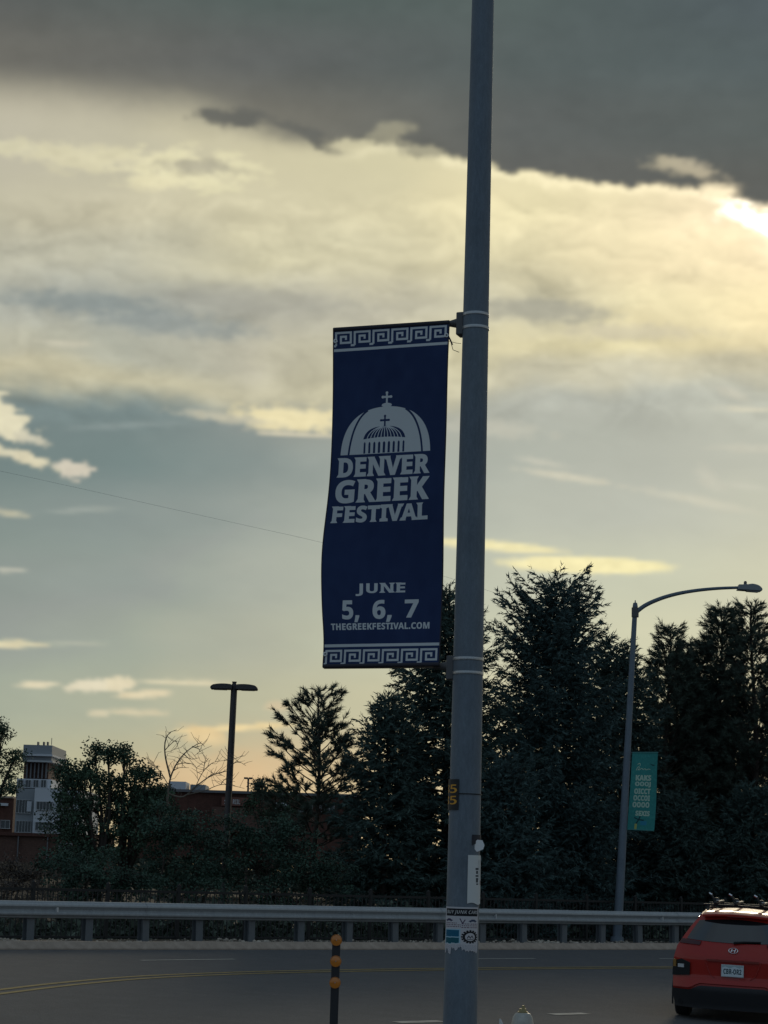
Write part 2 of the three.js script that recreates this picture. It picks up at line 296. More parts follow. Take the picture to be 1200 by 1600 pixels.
const M = {
  asphalt: std([0.122, 0.119, 0.117], 0.92, { map: asphaltMap, bumpMap: asphaltBump, bumpScale: 0.006 }),
  dirt: std([0.085, 0.066, 0.05], 1, { map: dirtMap }),
  concrete: std([0.50, 0.415, 0.355], 0.9, { map: concreteMap }),
  yellow: std([0.42, 0.31, 0.10], 0.8, { map: concreteMap }), white: std([0.55, 0.55, 0.53], 0.8, { map: concreteMap }),
  pole: std([0.23, 0.28, 0.325], 0.62, { map: rep(steelMap, 1, 0.5), metalness: 0.15 }),
  galv: std([0.56, 0.575, 0.56], 0.45, { map: rep(steelMap, 1, 1), metalness: 0.12 }),
  post: std([0.24, 0.255, 0.26], 0.75, { map: rep(steelMap, 1, 1), metalness: 0.1 }),
  band: std([0.42, 0.43, 0.44], 0.4, { metalness: 0.8 }), bracket: std([0.10, 0.10, 0.105], 0.6, { metalness: 0.3 }),
  bronze: std([0.05, 0.043, 0.045], 0.55), black: std([0.014, 0.014, 0.016], 0.6), rubber: std([0.012, 0.012, 0.013], 0.9),
  amber: phys([0.62, 0.20, 0.015], 0.3, { clearcoat: 0.6, emissive: new THREE.Color(0, 0, 0) }),
  fence: std([0.02, 0.02, 0.021], 0.7), fenceRail: std([0.022, 0.021, 0.020], 0.85),
  chrome: std([0.75, 0.75, 0.76], 0.15, { metalness: 1 }),
  bark: std([0.055, 0.043, 0.035], 0.95), deadwood: std([0.16, 0.13, 0.10], 0.95),
  brick: std([0.135, 0.068, 0.055], 0.9, { map: brickMap }), brickTan: std([0.16, 0.105, 0.09], 0.9, { map: brickMap }),
  panel: std([0.52, 0.54, 0.58], 0.6), greyPanel: std([0.24, 0.26, 0.28], 0.6), darkPanel: std([0.13, 0.13, 0.14], 0.7), glassDark: phys([0.02, 0.025, 0.03], 0.08),
  frame: std([0.4, 0.41, 0.42], 0.5),
  leaf: std([1, 1, 1], 0.9, { vertexColors: true, side: THREE.DoubleSide }),
};

// ---------------------------------------------------------------- ground, road, kerbs
// The road runs slantwise past the camera: q is the distance across it, p the distance along it.
const PHI = 40.4 * Math.PI / 180, CP = Math.cos(PHI), SP = Math.sin(PHI);
const toQ = (x, d) => -x * SP + d * CP, toP = (x, d) => x * CP + d * SP;
const fromPQ = (p, q) => [p * CP - q * SP, p * SP + q * CP];
const Q_NEAR = 13.6, Q_FAR = 32.1;
function roadY(q) { return lerp(-0.2, 0.25, clamp((q - 18) / (Q_FAR - 18))); }
function groundY(x, d) {
  const q = toQ(x, d), p = toP(x, d);
  if (q < 13.3) return lerp(0, -0.085, sstep(2, 13, q));
  if (q < Q_FAR + 0.3) return roadY(q) - 0.06;
  const shoulder = 0.36 - 0.5 * sstep(34.2, 38.5, q);
  const berm = 1.75 * sstep(50, 88, d) * sstep(-0.11, -0.155, x / Math.max(d, 1)) * (1 - sstep(140, 200, d));
  return shoulder + berm + fbm(x / 6, d / 6, 0.3, 3) * 0.22 * sstep(36, 42, q);
}
function onGround(px, py, fn = (x, d) => roadY(toQ(x, d))) {
  const r = ray(px, py); let lo = 6, hi = 400;
  for (let i = 0; i < 60; i++) { const d = (lo + hi) / 2, k = d / -r.z; (EYE + r.y * k > fn(r.x * k, d)) ? lo = d : hi = d; }
  const k = lo / -r.z; return [r.x * k, lo];
}
function sheet(ps, qs, fn, lift = 0, unit = 3) {
  const pos = [], uv = [], idx = [], n = ps.length;
  for (const q of qs) for (const p of ps) { const [x, d] = fromPQ(p, q); pos.push(x, fn(x, d, q) + lift, -d); uv.push(p / unit, q / unit); }
  for (let j = 0; j < qs.length - 1; j++) for (let i = 0; i < n - 1; i++) { const a = j * n + i; idx.push(a, a + 1, a + n, a + 1, a + n + 1, a + n); }
  const g = new THREE.BufferGeometry(); g.setAttribute('position', new THREE.Float32BufferAttribute(pos, 3)); g.setAttribute('uv', new THREE.Float32BufferAttribute(uv, 2)); g.setIndex(idx); g.computeVertexNormals();
  return g;
}
const range = (a, b, s) => { const r = []; for (let x = a; x <= b + 1e-6; x += s) r.push(x); return r; };
const pAll = [-4000, -1500, -600, -250, -120, ...range(-80, 140, 2), 170, 220, 300, 500, 900, 1800, 4000];
const pRoad = [-400, -160, ...range(-80, 140, 2), 200, 400];
struct('ground', sheet(pAll, [-3000, -800, -200, -60, -20, ...range(-6, 12, 2), 13.05, 13.29, 13.31, 14, 18, 24, 28, 31.9, Q_FAR + 0.29, Q_FAR + 0.31, 33, 34, ...range(35, 60, 1.5), ...range(64, 130, 6), 150, 180, 240, 350, 600, 1200, 3000], groundY), M.dirt);
struct('road', sheet(pRoad, [Q_NEAR - 0.2, ...range(14, 32, 1), Q_FAR + 0.1], (x, d, q) => roadY(q)), M.asphalt);
function kerb(name, q0, q1, top, mat, slope = 0.02) {
  const pr = [[q0, top - 0.3], [q0, slope > 0.1 ? top - 0.115 : top - 0.02], [q0 + slope, top], [q1 - 0.02, top], [q1, top - 0.02], [q1, top - 0.3]], pos = [], uv = [], idx = [], n = pr.length;
  const ps = range(-80, 140, 0.5);
  ps.forEach((p) => { let s = 0; pr.forEach(([q, y], i) => { const j = i === 2 || i === 3 ? fbm(p * 0.6, q, 3.3, 3) * 0.02 : 0; const [x, d] = fromPQ(p, q); pos.push(x, y + j, -d); if (i) s += Math.hypot(q - pr[i - 1][0], y - pr[i - 1][1]); uv.push(p / 1.2, s / 1.2); }); });
  for (let i = 0; i < ps.length - 1; i++) for (let k = 0; k < n - 1; k++) { const a = i * n + k; idx.push(a, a + n, a + 1, a + 1, a + n, a + n + 1); }
  let g = new THREE.BufferGeometry(); g.setAttribute('position', new THREE.Float32BufferAttribute(pos, 3)); g.setAttribute('uv', new THREE.Float32BufferAttribute(uv, 2)); g.setIndex(idx);
  g = toCreasedNormals(g, 0.6); return struct(name, g, mat);
}
kerb('kerb', Q_FAR, Q_FAR + 0.42, 0.385, M.concrete, 0.15);
kerb('kerb', Q_NEAR - 0.3, Q_NEAR, -0.075, M.concrete);
function ribbon(name, pts, w, mat, off = 0) {        // a painted stripe along ground points
  const P = [], curve = new THREE.CatmullRomCurve3(pts.map(([x, d]) => V(x, 0, -d)), false, 'centripetal').getSpacedPoints(Math.max(2, pts.length * 14));
  const pos = [], uv = [], idx = []; let s = 0;
  curve.forEach((c, i) => {
    const t = curve[Math.min(curve.length - 1, i + 1)].clone().sub(curve[Math.max(0, i - 1)]).normalize(), n = V(-t.z, 0, t.x);
    if (i) s += c.distanceTo(curve[i - 1]);
    for (const e of [off - w / 2, off + w / 2]) { const x = c.x + n.x * e, z = c.z + n.z * e; pos.push(x, roadY(toQ(x, -z)) + 0.006, z); uv.push(e, s); }
  });
  for (let i = 0; i < curve.length - 1; i++) idx.push(i * 2, i * 2 + 1, i * 2 + 2, i * 2 + 1, i * 2 + 3, i * 2 + 2);
  const g = new THREE.BufferGeometry(); g.setAttribute('position', new THREE.Float32BufferAttribute(pos, 3)); g.setAttribute('uv', new THREE.Float32BufferAttribute(uv, 2)); g.setIndex(idx); g.computeVertexNormals();
  return struct(name, g, mat);
}
const yl = [[-120, 1566], [0, 1550], [110, 1537], [230, 1527], [400, 1520], [600, 1516], [800, 1513.5], [1040, 1512], [1300, 1513]].map(([a, b]) => onGround(a, b));
ribbon('yellow_lane_line', yl, 0.12, M.yellow, 0.15);
ribbon('yellow_lane_line', yl, 0.12, M.yellow, -0.15);
for (const [a, b] of [[[220, 1501], [366, 1499]], [[745, 1498.5], [836, 1498]], [[1030, 1498], [1120, 1499]], [[-160, 1508], [-20, 1505]]]) ribbon('white_lane_dash', [onGround(...a), onGround(...b)], 0.11, M.white);
for (const [a, b] of [[[862, 1585.5], [916, 1584]], [[620, 1598], [690, 1596]], [[420, 1613], [470, 1611]]]) ribbon('white_lane_dash', [onGround(...a), onGround(...b)], 0.2, M.white);
{ // loose stones along the far kerb
  const g = new THREE.IcosahedronGeometry(1, 0); const s = new THREE.InstancedMesh(g, std([0.40, 0.345, 0.29], 1), 2600); s.name = 'kerb_gravel';
  const m = new THREE.Matrix4(), c = new THREE.Color();
  for (let i = 0; i < 2600; i++) {
    const p = rr(10, 62), q = Q_FAR + 0.44 + Math.pow(rnd(), 1.6) * 1.4, [x, d] = fromPQ(p, q), r = rr(0.008, 0.026) * (fbm(p * 0.5, 1, 2, 2) > 0.15 ? 1.8 : 1);
    m.compose(V(x, groundY(x, d) + r * 0.3, -d), new THREE.Quaternion().setFromEuler(new THREE.Euler(rr(0, 6), rr(0, 6), 0)), V(r, r * 0.7, r * 1.2)); s.setMatrixAt(i, m);
    const k = rr(0.6, 1.4); s.setColorAt(i, c.setRGB(k, k, k * 0.97));
  }
  s.userData.kind = 'stuff'; tag(s, 'loose pale gravel lying along the kerb under the guardrail', 'gravel'); scene.add(s);
}

// ---------------------------------------------------------------- large light pole in front
const POLE_D = 12.7, pb = at(734.5, 900, POLE_D);
const poleR = (y) => (0.2150 - 0.0095 * y) / 2;
const poleY = groundY(pb.x, POLE_D);
const pole = thing('street_light_pole', 'thick grey tapered steel light pole carrying the navy festival banner', 'light pole', V(pb.x, poleY, -POLE_D));
{
  const ys = range(0, 8.8, 0.4);
  part('shaft', tube(ys.map((y) => V(0, y, 0)), ys.map((y) => poleR(y + poleY)), 40), M.pole, pole);
  part('base_plate', [rbx(0.38, 0.03, 0.38, 0.01, 0, 0.015, 0), cyl(0.14, 0.125, 0.08, 0, 0.07, 0, 24)], M.pole, pole);
  for (const [a, b] of [[1, 1], [-1, 1], [1, -1], [-1, -1]]) part('anchor_bolt', [cyl(0.016, 0.016, 0.07, a * 0.15, 0.06, b * 0.15, 6)], M.bracket, pole);
  part('end_cap', new THREE.SphereGeometry(0.072, 20, 10, 0, 7, 0, Math.PI / 2).translate(0, 8.8, 0), M.pole, pole);
}
const yPole = (py, px = 724) => at(px, py, POLE_D - 0.09).y - poleY;       // height on the pole of a photograph row
function ring(y, h, r, t = 0.004) { return new THREE.LatheGeometry([[r, -h / 2], [r + t, -h / 2], [r + t, h / 2], [r, h / 2]].map((a) => new THREE.Vector2(...a)), 40).translate(0, y, 0); }
const bannerYaw = -Math.atan2(0.27, 0.72);
function bracketSet(parent, y, armLen, yb, tilt = 0) {
  const r = poleR(y + poleY);
  for (const k of yb) part('clamp_band', ring(k, 0.018, poleR(k + poleY) + 0.001, 0.003), M.band, parent);
  const g = new THREE.Group(); g.name = 'banner_bracket'; g.position.y = y; g.rotation.y = bannerYaw; parent.add(g);
  part('saddle', [rbx(0.05, 0.15, 0.09, 0.008, -r - 0.012, -0.012, 0)], M.bracket, g);
  part('socket', [cyl(0.034, 0.02, 0.06, -r - 0.06, 0, 0, 16, 0, Math.PI / 2), cyl(0.02, 0.018, 0.05, -r - 0.105, 0, 0, 12, 0, Math.PI / 2)], M.bracket, g);
  part('arm', tube([V(-r - 0.05, 0, 0), V(-r - armLen, tilt, 0)], 0.0105, 10), M.band, g);
  return g;
}

// ---------------------------------------------------------------- festival banner
function canvasTex(w, h, draw) {
  const c = document.createElement('canvas'); c.width = w; c.height = h; const g = c.getContext('2d'); draw(g, w, h);
  const t = new THREE.CanvasTexture(c); t.colorSpace = THREE.SRGBColorSpace; t.anisotropy = 8; return t;
}
function fit(g, s, x0, x1, y0, y1, font, stroke = 0, flare = 0) {           // text stretched to fill a box, y down
  g.save(); g.font = `bold 100px ${font}`; g.textBaseline = 'alphabetic'; g.textAlign = 'left';
  const m = g.measureText(s), l = m.actualBoundingBoxLeft ?? 0, w = l + (m.actualBoundingBoxRight ?? m.width), a = m.actualBoundingBoxAscent ?? 72, b = m.actualBoundingBoxDescent ?? 0, e = stroke * 50;
  g.translate(x0, y0); g.scale((x1 - x0) / (w + 2 * e), (y1 - y0) / (a + b + 2 * e)); g.translate(l + e, a + e); g.fillText(s, 0, 0);
  if (stroke) { g.lineWidth = e * 2; g.lineJoin = 'miter'; g.miterLimit = 3; g.strokeText(s, 0, 0); }
  if (flare) {                                       // little wedge feet where upright strokes end
    let x = 0;
    for (const ch of s) {
      const cw = g.measureText(ch).width, st = { D: [0.225], E: [0.295], N: [0.195, 0.805], R: [0.25], K: [0.25], F: [0.3], T: [0.5], I: [0.5], L: [0.295] }[ch] ?? [];
      for (const k of st) for (const [yy, sg] of [[0, -1], [-a, 1]]) { if (ch === 'T' && yy) continue; const cx = x + cw * k; g.beginPath(); g.moveTo(cx - 16, yy - sg * e * 0.9); g.lineTo(cx + 16, yy - sg * e * 0.9); g.lineTo(cx + 9, yy + sg * 10); g.lineTo(cx - 9, yy + sg * 10); g.closePath(); g.fill(); }
      if ('VA'.includes(ch)) for (const k of [0.08, 0.92]) { const yy = ch === 'V' ? -a : 0, sg = ch === 'V' ? 1 : -1, cx = x + cw * k; g.beginPath(); g.moveTo(cx - 15, yy - sg * e * 0.9); g.lineTo(cx + 15, yy - sg * e * 0.9); g.lineTo(cx + 8, yy + sg * 12); g.lineTo(cx - 8, yy + sg * 12); g.closePath(); g.fill(); }
      x += cw;
    }
  }
  g.restore();
}
const bannerMap = canvasTex(720, 2040, (g, W, H) => {
  const navy = '#1a2f59', pale = '#ccd0d2';
  g.fillStyle = navy; g.fillRect(0, 0, W, H);
  const img = g.getImageData(0, 0, W, H);
  for (let y = 0; y < H; y++) for (let x = 0; x < W; x++) { const k = (y * W + x) * 4, n = (speck(x / W, y / H, 1999) - 0.5) * 10 + noise.noise(x / 60, y / 90, 0.5) * 6; for (let c = 0; c < 3; c++) img.data[k + c] = clamp(img.data[k + c] + n, 0, 255); }
  g.putImageData(img, 0, 0);
  g.fillStyle = pale; g.strokeStyle = pale;
  const X = (u) => u * W, Y = (v) => v * H;
  // meander bands
  function meander(y0, y1, flip) {
    const n = 6, p = W / n * 0.985, h = y1 - y0, t = h / 6.4; g.lineWidth = t; g.lineCap = 'butt'; g.lineJoin = 'miter';
    for (let i = 0; i < n; i++) {
      const x = W * 0.012 + i * p; const yy = (f) => (flip ? y1 - f * h : y0 + f * h), a = 0.075;
      g.beginPath(); g.moveTo(x + p * 0.07, yy(1)); g.lineTo(x + p * 0.07, yy(a)); g.lineTo(x + p * 0.86, yy(a)); g.lineTo(x + p * 0.86, yy(0.80)); g.lineTo(x + p * 0.33, yy(0.80)); g.lineTo(x + p * 0.33, yy(0.36)); g.lineTo(x + p * 0.60, yy(0.36)); g.lineTo(x + p * 0.60, yy(0.60)); g.stroke();
      g.beginPath(); g.moveTo(x + p * 0.07, yy(1)); g.lineTo(x - p * 0.14, yy(1)); g.stroke();
    }
  }
  meander(Y(0.010), Y(0.052), false); g.fillRect(0, Y(0.061), W, Y(0.0085));
  g.fillRect(0, Y(0.936), W, Y(0.0085)); meander(Y(0.952), Y(0.992), false);
  // the great dome
  const cx = X(0.475), by = Y(0.381), ty = Y(0.2415), rw = X(0.395), hh = by - ty;
  g.beginPath(); g.moveTo(cx - rw, by); g.bezierCurveTo(cx - rw * 0.98, by - hh * 0.72, cx - rw * 0.55, ty, cx, ty); g.bezierCurveTo(cx + rw * 0.55, ty, cx + rw * 0.98, by - hh * 0.72, cx + rw, by); g.closePath(); g.fill();
  g.strokeStyle = navy; g.lineWidth = W * 0.016;
  for (const s of [-1, 1]) { g.beginPath(); g.moveTo(cx + s * rw * 0.82, by); g.bezierCurveTo(cx + s * rw * 0.78, by - hh * 0.5, cx + s * rw * 0.62, by - hh * 0.82, cx + s * rw * 0.42, ty + hh * 0.07); g.stroke(); }
  // cap and cross
  g.beginPath(); g.ellipse(cx, ty - Y(0.004), W * 0.045, Y(0.0065), 0, 0, 7); g.fill(); g.fillRect(cx - W * 0.035, ty - Y(0.004), W * 0.07, Y(0.006));
  g.fillRect(cx - W * 0.008, Y(0.201), W * 0.016, Y(0.032)); g.fillRect(cx - W * 0.036, Y(0.210), W * 0.072, Y(0.0065));
  for (const [ex, ey] of [[-0.036, 0.2132], [0.036, 0.2132], [0, 0.201]]) { g.beginPath(); g.arc(cx + ex * W, Y(ey), W * 0.012, 0, 7); g.fill(); }
  // the small dome inside
  g.fillStyle = navy;
  const sx = X(0.462), r2 = X(0.185), b2 = Y(0.337), t2 = Y(0.300);
  g.beginPath(); g.moveTo(sx - r2, b2); g.bezierCurveTo(sx - r2 * 0.9, t2 + (b2 - t2) * 0.2, sx - r2 * 0.5, t2, sx, t2); g.bezierCurveTo(sx + r2 * 0.5, t2, sx + r2 * 0.9, t2 + (b2 - t2) * 0.2, sx + r2, b2); g.quadraticCurveTo(sx, b2 - Y(0.010), sx - r2, b2); g.fill();
  g.strokeStyle = pale; g.lineWidth = W * 0.0075;
  for (let i = -5; i <= 5; i++) { g.beginPath(); g.moveTo(sx + i * r2 * 0.165, b2); g.quadraticCurveTo(sx + i * r2 * 0.15, t2 + (b2 - t2) * 0.3, sx + i * r2 * 0.035, t2 + 2); g.stroke(); }
  g.fillRect(sx - W * 0.007, Y(0.270), W * 0.014, Y(0.031)); g.fillRect(sx - W * 0.034, Y(0.2795), W * 0.068, Y(0.006));
  for (const [ex, ey] of [[-0.034, 0.2825], [0.034, 0.2825], [0, 0.270]]) { g.beginPath(); g.arc(sx + ex * W, Y(ey), W * 0.010, 0, 7); g.fill(); }
  for (let i = -4; i <= 4; i++) { const w = W * (0.021 - Math.abs(i) * 0.0012), x = sx + i * r2 * 0.232; g.beginPath(); g.moveTo(x - w / 2, Y(0.379)); g.lineTo(x - w / 2, Y(0.350)); g.quadraticCurveTo(x, Y(0.341), x + w / 2, Y(0.350)); g.lineTo(x + w / 2, Y(0.379)); g.fill(); }
  g.fillStyle = pale; g.strokeStyle = pale;
  fit(g, 'DENVER', X(0.07), X(0.868), Y(0.389), Y(0.447), 'sans-serif', 0.045, 1);
  fit(g, 'GREEK', X(0.055), X(0.872), Y(0.454), Y(0.523), 'sans-serif', 0.045, 1);
  fit(g, 'FESTIVAL', X(0.052), X(0.868), Y(0.531), Y(0.581), 'sans-serif', 0.045, 1);
  fit(g, 'JUNE', X(0.28), X(0.692), Y(0.760), Y(0.797), 'sans-serif', 0.02, 1);
  fit(g, '5,', X(0.165), X(0.312), Y(0.809), Y(0.874), 'sans-serif', 0.03); fit(g, '6,', X(0.42), X(0.585), Y(0.809), Y(0.874), 'sans-serif', 0.03); fit(g, '7', X(0.688), X(0.806), Y(0.809), Y(0.862), 'sans-serif', 0.03);
  fit(g, 'THEGREEKFESTIVAL.COM', X(0.065), X(0.905), Y(0.876), Y(0.8955), 'sans-serif', 0.03);
});
{
  const bd = POLE_D + 0.02, TL = at(521, 514, bd + 0.27), TR = at(702, 503, bd), BL = at(504, 1042, bd + 0.25), BR = at(686, 1039, bd);
  TL.y = TR.y = (TL.y + TR.y) / 2;
  const nrm = TR.clone().sub(TL).cross(TL.clone().sub(BL)).normalize(); if (nrm.z < 0) nrm.negate();
  const along = TR.clone().sub(TL).normalize();
  const org = TL.clone().lerp(TR, 0.5);
  const fn = (u, v, t) => {
    const p = BL.clone().lerp(BR, u).lerp(TL.clone().lerp(TR, u), v);
    const s = 1 - v, b = Math.sin(Math.PI * v);
    // the cloth sways: slack in the middle, left edge blown outward below the middle
    p.addScaledVector(nrm, 0.030 * b * Math.sin(2.2 + u * 2.4 + v * 3.2) + 0.012 * Math.sin(v * 11 + u * 3) * b + t);
    p.addScaledVector(along, (1 - u) * (-0.030 * Math.exp(-Math.pow((s - 0.66) / 0.16, 2)) + 0.012 * Math.exp(-Math.pow((s - 0.30) / 0.2, 2)) + 0.010 * Math.exp(-Math.pow((s - 0.93) / 0.07, 2))));
    return p.sub(org);
  };
  const b = thing('festival_banner', 'navy cloth festival banner with white dome, lettering and meander bands on thick pole', 'banner', org);
  const bm = phys([1, 1, 1], 0.85, { map: bannerMap, sheen: 0.1, sheenRoughness: 0.6 });
  part('fabric', shell(30, 80, fn, 0.003), bm, b);
  const hem = std([0.035, 0.033, 0.045], 0.9);
  for (const u of [0.0, 1.0]) part('side_hem', tube(range(0, 1, 0.02).map((v) => fn(u, v, 0.0015)), 0.0045, 6), hem, b);
  part('top_pocket', tube(range(0, 1, 0.05).map((u) => fn(u, 1, 0.0).add(V(0, -0.004, 0))), 0.014, 10), hem, b);
  part('bottom_pocket', tube(range(0, 1, 0.05).map((u) => fn(u, 0, 0.0).add(V(0, 0.004, 0))), 0.013, 10), hem, b);
  const tie = std([0.75, 0.75, 0.74], 0.5);
  for (const [u, v] of [[0.02, 0.963], [0.015, 0.036], [0.985, 0.958]]) part('grommet', new THREE.TorusGeometry(0.010, 0.005, 8, 14).translate(...fn(u, v, 0.006).toArray()), tie, b);
  const q = fn(1, 0.955, 0);
  part('cable_tie', [tube([V(0, 0, 0), V(0.012, -0.025, 0.004), V(0.026, -0.055, 0.0)].map((p) => p.add(q)), 0.005, 5), tube([V(0.01, -0.02, 0), V(0.03, -0.09, 0.01), V(0.07, -0.105, 0.01)].map((p) => p.add(q)), 0.0022, 5), tube([V(0.0, -0.03, 0), V(0.05, -0.045, 0.01), V(0.08, -0.05, 0.02)].map((p) => p.add(q)), 0.0016, 5)], hem, b);
  // arms of the pole run through the pockets of the banner
  bracketSet(pole, TR.y - poleY - 0.003, 0.87, [yPole(487, 740), yPole(508, 740)], 0);
  bracketSet(pole, (BL.y + BR.y) / 2 - poleY, 0.87, [yPole(1028, 728), yPole(1050, 728)], 0);
}

// ---------------------------------------------------------------- things fixed to the pole
function wrap(a0, a1, y0, y1, off, thick, nu = 14, nv = 8, ragged) {        // sheet bent round the pole; angles in degrees, 0 towards the camera, + to the right
  return shell(nu, nv, (u, v, t) => {
    const low = ragged ? ragged(u) : 0, y = lerp(y0, y1, v) + low * Math.pow(1 - v, 7), a = lerp(a0, a1, u) * Math.PI / 180, r = poleR(y + poleY) + off + t;
    return V(Math.sin(a) * r, y, Math.cos(a) * r);
  }, thick);
}
const onPole = (name, label, category) => thing(name, label, category, V(pb.x, poleY, -POLE_D));
{
  const t = onPole('number_plate', 'small black plate with yellow numbers strapped to side of thick pole', 'number plate');
  const m = canvasTex(160, 480, (g, W, H) => { g.fillStyle = '#17181a'; g.fillRect(0, 0, W, H); g.fillStyle = '#d99a2b'; fit(g, '35', 8, 150, 78, 222, 'sans-serif', 0.02); fit(g, '35', 8, 150, 256, 400, 'sans-serif', 0.02); });
  part('plate', wrap(-112, -25, yPole(1265, 704), yPole(1217, 706), 0.005, 0.002), std([1, 1, 1], 0.6, { map: m }), t);
  part('strap', ring(yPole(1240), 0.006, poleR(yPole(1240) + poleY), 0.0045), M.black, t);
}
{
  const t = onPole('junk_car_flyer', 'torn flyer with black header, blue square and gear emblem on thick pole', 'flyer');
  const m = canvasTex(480, 760, (g, W, H) => {
    g.fillStyle = '#c3c0c4'; g.fillRect(0, 0, W, H);
    g.fillStyle = '#15161c'; g.fillRect(26, 26, W - 40, 116); g.fillStyle = '#d5d5d5'; g.save(); g.transform(1, 0, -0.12, 1, 14, 0); fit(g, 'BUY JUNK CARS', 44, 462, 48, 122, 'sans-serif', 0.04); g.restore();
    const car = (x, y, c, k) => { g.fillStyle = c; g.beginPath(); g.moveTo(x, y); g.lineTo(x + 8 * k, y - 14 * k); g.quadraticCurveTo(x + 30 * k, y - 18 * k, x + 40 * k, y - 34 * k); g.lineTo(x + 84 * k, y - 34 * k); g.quadraticCurveTo(x + 100 * k, y - 16 * k, x + 118 * k, y - 12 * k); g.lineTo(x + 120 * k, y); g.closePath(); g.fill(); g.beginPath(); g.arc(x + 28 * k, y, 12 * k, 0, 7); g.arc(x + 94 * k, y, 12 * k, 0, 7); g.fill(); };
    car(24, 218, '#3f3a58', 1); car(330, 226, '#38405c', 1);
    g.fillStyle = '#6c5560'; for (let i = 0; i < 3; i++) for (let x = 28; x < 456;) { const w = 8 + speck(x / 480, i / 9, 97) * 22; if (Math.abs(x - 210) > 20 || i) g.fillRect(x, 246 + i * 28 + (x > 240 ? 10 : 0), w, 14); x += w + 8; }
    g.strokeStyle = '#4a3350'; g.lineWidth = 12; g.beginPath(); g.moveTo(230, 180); g.lineTo(262, 258); g.lineTo(292, 196); g.stroke();
    g.fillStyle = '#9fc4d4'; g.fillRect(14, 344, 226, 244); g.fillStyle = '#14607f'; g.fillRect(28, 362, 196, 106); g.fillStyle = '#175a68'; g.fillRect(28, 484, 196, 96);
    g.strokeStyle = '#17181d'; g.fillStyle = '#17181d'; g.lineWidth = 26; g.beginPath(); g.arc(358, 470, 78, 0, 7); g.stroke();
    for (let i = 0; i < 16; i++) { g.save(); g.translate(358, 470); g.rotate(i * Math.PI / 8); g.fillRect(-13, -112, 26, 26); g.restore(); }
    g.lineWidth = 10; g.beginPath(); g.moveTo(318, 494); g.lineTo(338, 452); g.lineTo(358, 488); g.lineTo(380, 450); g.lineTo(400, 494); g.stroke(); g.fillRect(316, 506, 86, 10);
    g.fillStyle = '#8c8f9a'; for (let y = 610; y < 720; y += 18) for (let x = 20; x < 460;) { const w = 6 + speck(x / 480, y / 760, 83) * 20; g.fillRect(x, y, w, 6); x += w + 9; }
  });
  const fringe = (u) => { const k = Math.floor(u * 11 + 0.001); return (speck(k / 11 + 0.02, 0.3, 41) * 0.05) + 0.012 * Math.abs(Math.sin(u * 40)); };
  part('paper', wrap(-78, 62, yPole(1493, 712), yPole(1417, 715), 0.002, 0.0012, 44, 14, fringe), std([1, 1, 1], 0.85, { map: m }), t);
}
{
  const t = onPole('paper_notice', 'tall white paper notice curling off right side of thick pole', 'notice');
  const m = canvasTex(240, 640, (g, W, H) => { g.fillStyle = '#d2d4d3'; g.fillRect(0, 0, W, H); g.fillStyle = '#8d9093'; for (let y = 60; y < 330; y += 16) for (let x = 110; x < 230;) { const w = 6 + speck(x / 240, y / 640, 71) * 18; g.fillRect(x, y, w, 5); x += w + 8; } g.fillStyle = '#3c4046'; for (const [x, y, w, h] of [[78, 168, 44, 26], [86, 206, 26, 40], [80, 262, 40, 22], [86, 300, 30, 60], [90, 372, 30, 18]]) g.fillRect(x, y, w, h); g.fillStyle = '#9c8f92'; g.fillRect(150, 330, 60, 64); });
  part('paper', wrap(12, 104, yPole(1412, 735), yPole(1336, 735), 0.004, 0.0012, 14, 20, (u) => 0.006 * Math.sin(u * 9)), std([1, 1, 1], 0.85, { map: m }), t);
}
{
  const t = onPole('torn_sticker', 'torn white sticker flap hanging from black tape at edge of thick pole', 'sticker');
  part('tape', wrap(26, 96, yPole(1321, 738), yPole(1304, 738), 0.003, 0.0015, 10, 4, (u) => 0.02 * Math.sin(u * 3)), std([0.02, 0.02, 0.03], 0.7), t);
  const P = [[736, 1320], [746, 1312], [754, 1313], [757, 1321], [755, 1327], [745, 1331]].map(([a, b]) => at(a, b, POLE_D - 0.075).sub(t.position));
  const sh = new THREE.Shape(P.map((p) => new THREE.Vector2(p.x, p.y)));
  part('flap', new THREE.ExtrudeGeometry(sh, { depth: 0.0015, bevelEnabled: false }).translate(0, 0, P[0].z), std([0.78, 0.78, 0.79], 0.8), t);
}

// ---------------------------------------------------------------- delineator post
{
  const d = 15, top = at(526, 1460, d), gy = groundY(top.x, d), h = top.y - gy;
  const t = thing('delineator_post', 'black roadside delineator post with three round amber reflectors', 'delineator', V(top.x, gy, -d));
  const s = new THREE.Shape(); s.moveTo(-0.028, 0); s.lineTo(-0.028, 0.012); s.lineTo(-0.014, 0.012); s.lineTo(-0.008, 0.022); s.lineTo(0.008, 0.022); s.lineTo(0.014, 0.012); s.lineTo(0.028, 0.012); s.lineTo(0.028, 0); s.closePath();
  part('post', new THREE.ExtrudeGeometry(s, { depth: h - 0.01, bevelEnabled: true, bevelSize: 0.0015, bevelThickness: 0.0015, bevelSegments: 1 }).rotateX(-Math.PI / 2), std([0.022, 0.023, 0.027], 0.7), t);
  for (const py of [1469, 1502, 1535.5]) {
    const y = at(526, py, d).y - gy;
    const r = part('reflector', [cyl(0.0385, 0.0385, 0.008, 0, y, 0.006, 32, Math.PI / 2), new THREE.SphereGeometry(0.3, 28, 4, 0, 7, 0, 0.125).rotateX(Math.PI / 2).translate(0, y, -0.2875)], M.amber, t);
    part('rim', new THREE.TorusGeometry(0.0385, 0.0025, 8, 36).translate(0, y, 0.010), std([0.42, 0.14, 0.012], 0.5), r);
    part('rivet', new THREE.SphereGeometry(0.004, 10, 6).translate(0, y, 0.0125), M.band, r);
  }
}

